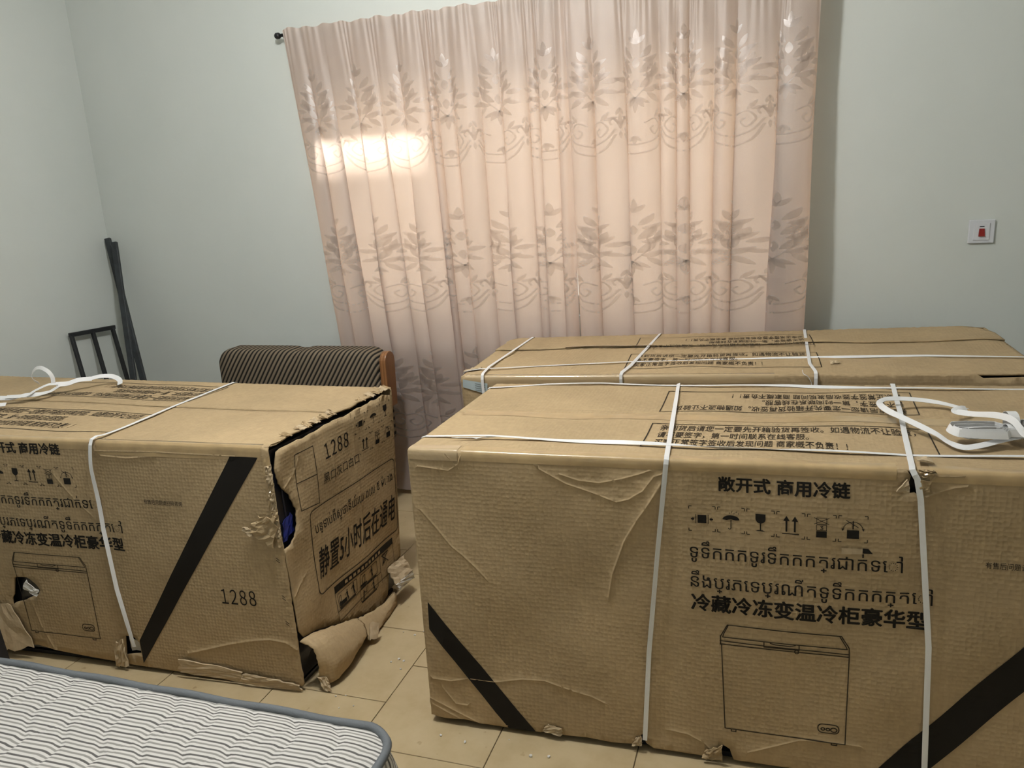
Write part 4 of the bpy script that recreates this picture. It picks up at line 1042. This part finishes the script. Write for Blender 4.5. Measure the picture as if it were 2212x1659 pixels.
def curtains():
    zt = 2.305
    r1 = empty('curtain', (-1.5, WALL_Y-.09, 0.02), 'wide peach satin curtain with woven bouquets, covering the window behind the sofa', 'curtain', 'pair of peach curtains')
    d1 = Drape(-2.245, -.862, -2.04, -.862, 14, 5, .056, zt, .03, 1.9)
    sheet('cloth', d1, 420, 60, r1); motifs(d1, r1, (1.885, 1.215, .56), 6, 1)
    r2 = empty('curtain', (-.3, WALL_Y-.09, .02), 'narrower peach curtain with deep bright folds, behind the rear carton', 'curtain', 'pair of peach curtains')
    d2 = Drape(-.876, .135, -.818, .075, 9, 12, .070, zt, .03, 2.2, .036)
    sheet('cloth', d2, 420, 60, r2); motifs(d2, r2, (1.885, 1.215, .56), 5, 2)
    # rod with finial and bracket
    rr = empty('curtain_rod', (-1.05, WALL_Y, 2.28), 'thin black curtain rod with wall bracket at the curtain head', 'curtain rod')
    yr = WALL_Y-.055
    V, F = tube([(-2.285, yr, 2.286), (.20, yr, 2.286)], .008, 12); link('rod', V, F, M['black_metal'], rr, True)
    for x in (-2.29, .205):
        V, F = tube([(x-.015, yr, 2.286), (x-.008, yr, 2.286), (x+.006, yr, 2.286), (x+.012, yr, 2.286)], [.009, .0145, .0145, .010], 14); link('finial', V, F, M['black_metal'], rr, True)
    for x in (-2.255, .17):
        V, F = merge(bar((x, yr, 2.275), (x, WALL_Y-.001, 2.275), .014, .006, (1, 0, 0)), bar((x, yr+.01, 2.272), (x+.02*(1 if x < 0 else -1), WALL_Y-.004, 2.215), .010, .006, (1, 0, 0)), bar((x, WALL_Y-.004, 2.31), (x, WALL_Y-.004, 2.19), .02, .006, (1, 0, 0)))
        link('bracket', V, F, M['black_metal'], rr)
curtains()

# ------------------------------------------------------------------ small sofa behind the torn carton
def sofa():
    root = empty('sofa', (-2.17, 3.05, 0), 'low two seat sofa with dark striped back and brown wooden ends behind the torn carton', 'sofa')
    def cushion(name, x0, x1, y0, y1, z0, z1, rx, groove=None, lean=0.0, n=40, m=14):
        V, F = [], []
        # rounded block: outline in xz (superellipse corners), pillowed in y
        def prof(): 
            P = []
            for cx, cz, s in ((x1-rx, z1-rx, 0), (x0+rx, z1-rx, 90), (x0+.02, z0+.02, 180), (x1-.02, z0+.02, 270)):
                r_ = rx if s < 180 else .02
                P += [(cx+r_*math.cos(rad(s+i*9)), cz+r_*math.sin(rad(s+i*9))) for i in range(11)]
            return P
        P0 = densify(prof()+[prof()[0]], .03)[:-1]; k = len(P0); cx, cz = (x0+x1)/2, (z0+z1)/2
        layers = [(y1, .96), (y1-.015, 1.0), (y0+.035, 1.0), (y0+.012, .988), (y0, .96), (y0-.008, .90), (y0-.014, .7), (y0-.016, .4), (y0-.017, .1)]
        for y, sc in layers:
            for px, pz in P0:
                x = cx+(px-cx)*(1-(1-sc)*.45); z = cz+(pz-cz)*sc
                g = 0.0
                if groove is not None: g = .016*math.exp(-((x-groove)/.012)**2); z = z-(.010*math.exp(-((x-groove)/.03)**2) if pz > cz else 0)
                V.append((x, y+g+lean*(z-z0), z))
        for i in range(len(layers)-1):
            for j in range(k): F.append((i*k+j, i*k+(j+1) % k, (i+1)*k+(j+1) % k, (i+1)*k+j))
        F.append(tuple(range(k-1, -1, -1))); F.append(tuple((len(layers)-1)*k+j for j in range(k)))
        return link(name, V, F, M['sofa'], root, True)
    cushion('backrest', -2.625, -1.736, 3.185, 3.31, .38, .832, .075, -2.18)
    V, F = boxes([(-2.60, -1.755, 2.80, 3.19, .28, .40)]); bevel(link('seat', V, F, M['sofa'], root), .03, 3)
    V, F = boxes([(-2.60, -1.755, 2.79, 3.24, .18, .275)]); link('base_frame', V, F, M['wood'], root)
    for x0, x1 in ((-1.732, -1.700),):
        # end frame: rear post with rounded head, arm and front leg
        yc, rr = 3.235, .048
        P = [(yc+rr*math.cos(rad(a)), .775+rr*math.sin(rad(a))) for a in range(0, 181, 15)]; P = P+[(yc-rr-.004, .56), (yc+rr-.01, .56)]
        V = [(x0, y, z) for y, z in P]+[(x1, y, z) for y, z in P]; n = len(P)
        F = [tuple(range(n-1, -1, -1)), tuple(range(n, 2*n))]+[(i, (i+1) % n, n+(i+1) % n, n+i) for i in range(n)]
        bevel(link('end_post', V, F, M['wood'], root), .004)
    for x in (-2.56, -1.80):
        for y in (2.83, 3.20): V, F = boxes([(x-.02, x+.02, y-.02, y+.02, 0.001, .18)]); bevel(link('leg', V, F, M['wood'], root), .003)
sofa()

# ------------------------------------------------------------------ bed parts leaning in the corner
def bed_parts():
    def ext(p, q, z): p, q = np.array(p), np.array(q); return p+(q-p)*((z-p[2])/(q[2]-p[2]))
    for nm, a, b, wd, th, lab in (('bed_rail', (-3.550, 3.565, 1.372), (-3.336, 3.42, .615), .030, .022, 'taller black bed rail leaning in the wall corner'),
                                  ('bed_rail', (-3.444, 3.500, 1.354), (-3.291, 3.31, .644), .030, .02, 'shorter grey black bed rail crossing in front of the taller one')):
        q = ext(a, b, .012); V, F = bar(a, q, wd, th, (1, .35, 0)); o = bevel(link(nm, V, F, M['rail_metal'], loc=tuple(q)), .002); tag(o, lab, 'bed rail', 'bed rails in the corner')
    root = empty('bed_headboard', (-3.30, 3.25, 0), 'black metal bed headboard with upright bars leaning on the left wall', 'headboard')
    def lean(y, z): return (-3.552+.115*(.90-z)/.30*.9, y-.05*(.90-z)/.25, z)
    z0 = .02
    V, F = bar(lean(3.195, .897), lean(3.50, .884), .022, .018, (0, 0, 1)); bevel(link('top_rail', V, F, M['black_metal'], root), .002)
    for y, zt in ((3.206, .89), (3.346, .885), (3.484, .88)):
        V, F = bar(lean(y, zt), lean(y, z0), .018, .018, (0, 1, 0)); bevel(link('upright', V, F, M['black_metal'], root), .002)
    V, F = bar(lean(3.195, .22), lean(3.50, .22), .022, .018, (0, 0, 1)); bevel(link('lower_rail', V, F, M['black_metal'], root), .002)
bed_parts()

# ------------------------------------------------------------------ mattress and its bed
def mattress():
    x0, x1, y0, y1, zt, zb = -2.75, -.80, .42, 1.395, .345, .14
    root = empty('mattress', ((x0+x1)/2, (y0+y1)/2, zb), 'grey and white striped quilted mattress with blue grey piping in the foreground', 'mattress')
    R_ = .085
    def rim(n=12, ins=0.0):
        P = []
        for cx, cy, s in ((x1-R_, y1-R_, 0), (x0+R_, y1-R_, 90), (x0+R_, y0+R_, 180), (x1-R_, y0+R_, 270)):
            P += [(cx+(R_-ins)*math.cos(rad(s+i*90/n)), cy+(R_-ins)*math.sin(rad(s+i*90/n))) for i in range(n+1)]
        return P
    per = densify(rim()+[rim()[0]], .03)[:-1]
    # top: rings shrinking from rim is awkward for quilting, so a triangulated sheet
    pts = [Vector(p) for p in per]; n = len(pts); ed = [(i, (i+1) % n) for i in range(n)]
    st = .0125; gx, gy = np.meshgrid(np.arange(x0+.01, x1, st), np.arange(y0+.01, y1, st)); gx, gy = gx.ravel(), gy.ravel()
    inner = rim(12, .006); ok = inpoly_np(gx, gy, inner); pts += [Vector((float(a), float(b))) for a, b in zip(gx[ok], gy[ok])]
    V, _, F, _, _, _ = delaunay_2d_cdt(pts, ed, [], 0, 1e-5)
    V = np.array([(v.x, v.y) for v in V]); F = np.array([f for f in F if len(f) == 3]); cen = V[F].mean(1); F = F[inpoly_np(cen[:, 0], cen[:, 1], per)]
    X, Y = V[:, 0], V[:, 1]
    d = np.minimum(np.minimum(X-x0, x1-X), np.minimum(Y-y0, y1-Y)); cx = np.clip(X, x0+R_, x1-R_); cy = np.clip(Y, y0+R_, y1-R_)
    d = np.minimum(d, R_-np.hypot(X-cx, Y-cy)); d = np.maximum(d, 0)
    Z = zt-.012+.022*(1-np.exp(-d/.05))
    # quilting: wavy channels across the stripes
    u = (X+.30*(Y-.9)+.014*np.sin(2*np.pi*Y/.17))/.115; q = np.abs(u-np.round(u))*.115
    v = (X-.75*(Y-.9)+.012*np.sin(2*np.pi*Y/.19+1))/.23; q2 = np.abs(v-np.round(v))*.23
    m = np.clip(d/.03, 0, 1); Z = Z - m*(.0075*np.exp(-(q/.011)**2)+.003*np.exp(-(q2/.012)**2))+m*.003*np.sin(X*5)*np.sin(Y*7)
    P = np.stack([X, Y, Z], 1); nn = np.cross(P[F[:, 1]]-P[F[:, 0]], P[F[:, 2]]-P[F[:, 0]])[:, 2] < 0; F[nn] = F[nn][:, ::-1]
    link('quilted_top', P, F.tolist(), M['mattress'], root, True)
    k = len(per); Vs, Fs = [], []
    zs = [zt-.014, zt-.035, zt-.08, (zt+zb)/2, zb+.05, zb+.02, zb]; bul = [0, .008, .016, .020, .016, .008, 0]
    ctr = np.array([(x0+x1)/2, (y0+y1)/2])
    for z, b in zip(zs, bul):
        for i, p in enumerate(per):
            a, c_ = np.array(per[i-1]), np.array(per[(i+1) % k]); t = c_-a; t /= np.linalg.norm(t); nrm = np.array([t[1], -t[0]])
            pp = np.array(p)+nrm*(b+.003*math.sin(i*.9+z*40)); Vs.append((pp[0], pp[1], z))
    for j in range(len(zs)-1):
        for i in range(k): Fs.append((j*k+i, (j+1)*k+i, (j+1)*k+(i+1) % k, j*k+(i+1) % k))
    link('side_border', Vs, Fs, M['mattress'], root, True)
    for z in (zt-.008, zb+.006):
        V, F = tube([(p[0], p[1], z+.002*math.sin(i*.7)) for i, p in enumerate(per)], .0105, 8, True); link('piping', V, F, M['piping'], root, True)
    V, F = boxes([(x0+.02, x1-.02, y0+.02, y1-.02, zb-.001, zb+.004)]); link('underside', V, F, M['mattress'], root)
    # bed frame
    b = empty('metal_bed', ((x0+x1)/2, (y0+y1)/2, 0), 'low black metal bed frame carrying the mattress, with a post at its far side', 'bed')
    for bx in ((x0+.03, x1-.05, y1-.07, y1-.04, .095, .135), (x0+.03, x1-.05, y0+.04, y0+.07, .095, .135), (x0+.03, x0+.06, y0+.07, y1-.07, .095, .135), (x1-.08, x1-.05, y0+.07, y1-.07, .095, .135)):
        V, F = boxes([bx]); link('side_rail', V, F, M['black_metal'], b)
    for i in range(7):
        x = x0+.25+.25*i; V, F = boxes([(x-.03, x+.03, y0+.07, y1-.07, .118, .135)]); link('slat', V, F, M['black_metal'], b)
    for x in (x0+.045, x1-.065):
        for y in (y0+.055, y1-.055): V, F = boxes([(x-.015, x+.015, y-.015, y+.015, 0.001, .095)]); link('leg', V, F, M['black_metal'], b)
    V, F = bar((-2.125, 1.475, .001), (-2.17, 1.475, .44), .045, .03, (1, 0, 0)); V2, F2 = boxes([(-2.16, -2.10, y1-.05, 1.46, .10, .125)])
    link('post', *merge((V, F), (V2, F2)), M['black_metal'], b)
mattress()

# ------------------------------------------------------------------ wall switch, foam crumbs
def switch():
    cx, cz, s = .757, 1.254, .0455
    root = empty('wall_switch', (cx, WALL_Y, cz), 'white square wall switch with red rocker on the bare wall', 'switch')
    V, F = boxes([(cx-s, cx+s, WALL_Y-.010, WALL_Y-.0005, cz-s, cz+s)]); bevel(link('plate', V, F, M['plastic'], root), .003, 3)
    V, F = boxes([(cx-.028, cx+.028, WALL_Y-.0125, WALL_Y-.010, cz-.033, cz+.033)]); bevel(link('insert', V, F, M['plastic'], root), .001)
    V = [(cx-.011, WALL_Y-.0125, cz-.018), (cx+.011, WALL_Y-.0125, cz-.018), (cx+.009, WALL_Y-.0125, cz+.012), (cx-.009, WALL_Y-.0125, cz+.012),
         (cx-.011, WALL_Y-.019, cz-.018), (cx+.011, WALL_Y-.019, cz-.018), (cx+.009, WALL_Y-.014, cz+.012), (cx-.009, WALL_Y-.014, cz+.012)]
    F = [(0, 1, 2, 3), (4, 7, 6, 5), (0, 4, 5, 1), (1, 5, 6, 2), (2, 6, 7, 3), (3, 7, 4, 0)]; link('rocker', V, F, M['red'], root)
    V, F = boxes([(cx-.008, cx+.008, WALL_Y-.0135, WALL_Y-.0125, cz+.018, cz+.022)]); link('indicator', V, F, M['dark'], root)
switch()

def crumbs():
    rg = random.Random(17)
    # floor spots: (x, y, size)
    spots = [(-1.20, 2.27, .007), (-1.18, 2.30, .004), (-1.21, 2.10, .006), (-1.19, 2.12, .008), (-1.17, 2.115, .007), (-1.16, 2.07, .006), (-1.13, 2.25, .004), (-1.25, 2.28, .004), (-1.30, 1.89, .005), (-1.27, 1.90, .005), (-1.22, 1.86, .004), (-1.26, 1.84, .004),
             (-.90, 1.80, .006), (-.82, 1.79, .007), (-.62, 1.78, .009), (-.57, 1.79, .008), (-.30, 1.755, .014), (-.215, 1.72, .010), (-.14, 1.755, .009), (-.50, 1.70, .005), (-.70, 1.83, .003), (-1.58, 1.76, .008), (-1.56, 1.765, .006), (-1.40, 1.60, .004), (-1.10, 2.35, .008), (-1.08, 2.36, .006)]
    meshes = []
    for k in range(4):
        V = []; 
        for i in range(5):
            for j in range(7):
                t = math.pi*(i+.5)/5; p = 2*math.pi*j/7; r_ = rg.uniform(.7, 1.1); V.append((r_*math.sin(t)*math.cos(p), r_*.8*math.sin(t)*math.sin(p), .55*r_*math.cos(t)))
        F = [(i*7+j, i*7+(j+1) % 7, (i+1)*7+(j+1) % 7, (i+1)*7+j) for i in range(4) for j in range(7)]+[tuple(range(6, -1, -1)), tuple(28+j for j in range(7))]
        me = bpy.data.meshes.new('foam_crumb'); me.from_pydata(V, [], F); me.materials.append(M['foam']); me.update(); meshes.append(me)
    for i, (x, y, s) in enumerate(spots):
        o = bpy.data.objects.new('foam_crumb', meshes[i % 4]); COL.objects.link(o); sc = s*.75; o.scale = (sc, sc, sc); o.rotation_euler = (0, 0, rg.uniform(0, 6)); o.location = (x, y, sc*.5)
        tag(o, 'tiny white foam crumb on the tiled floor', 'foam crumb', 'white foam crumbs scattered on the floor')
crumbs()
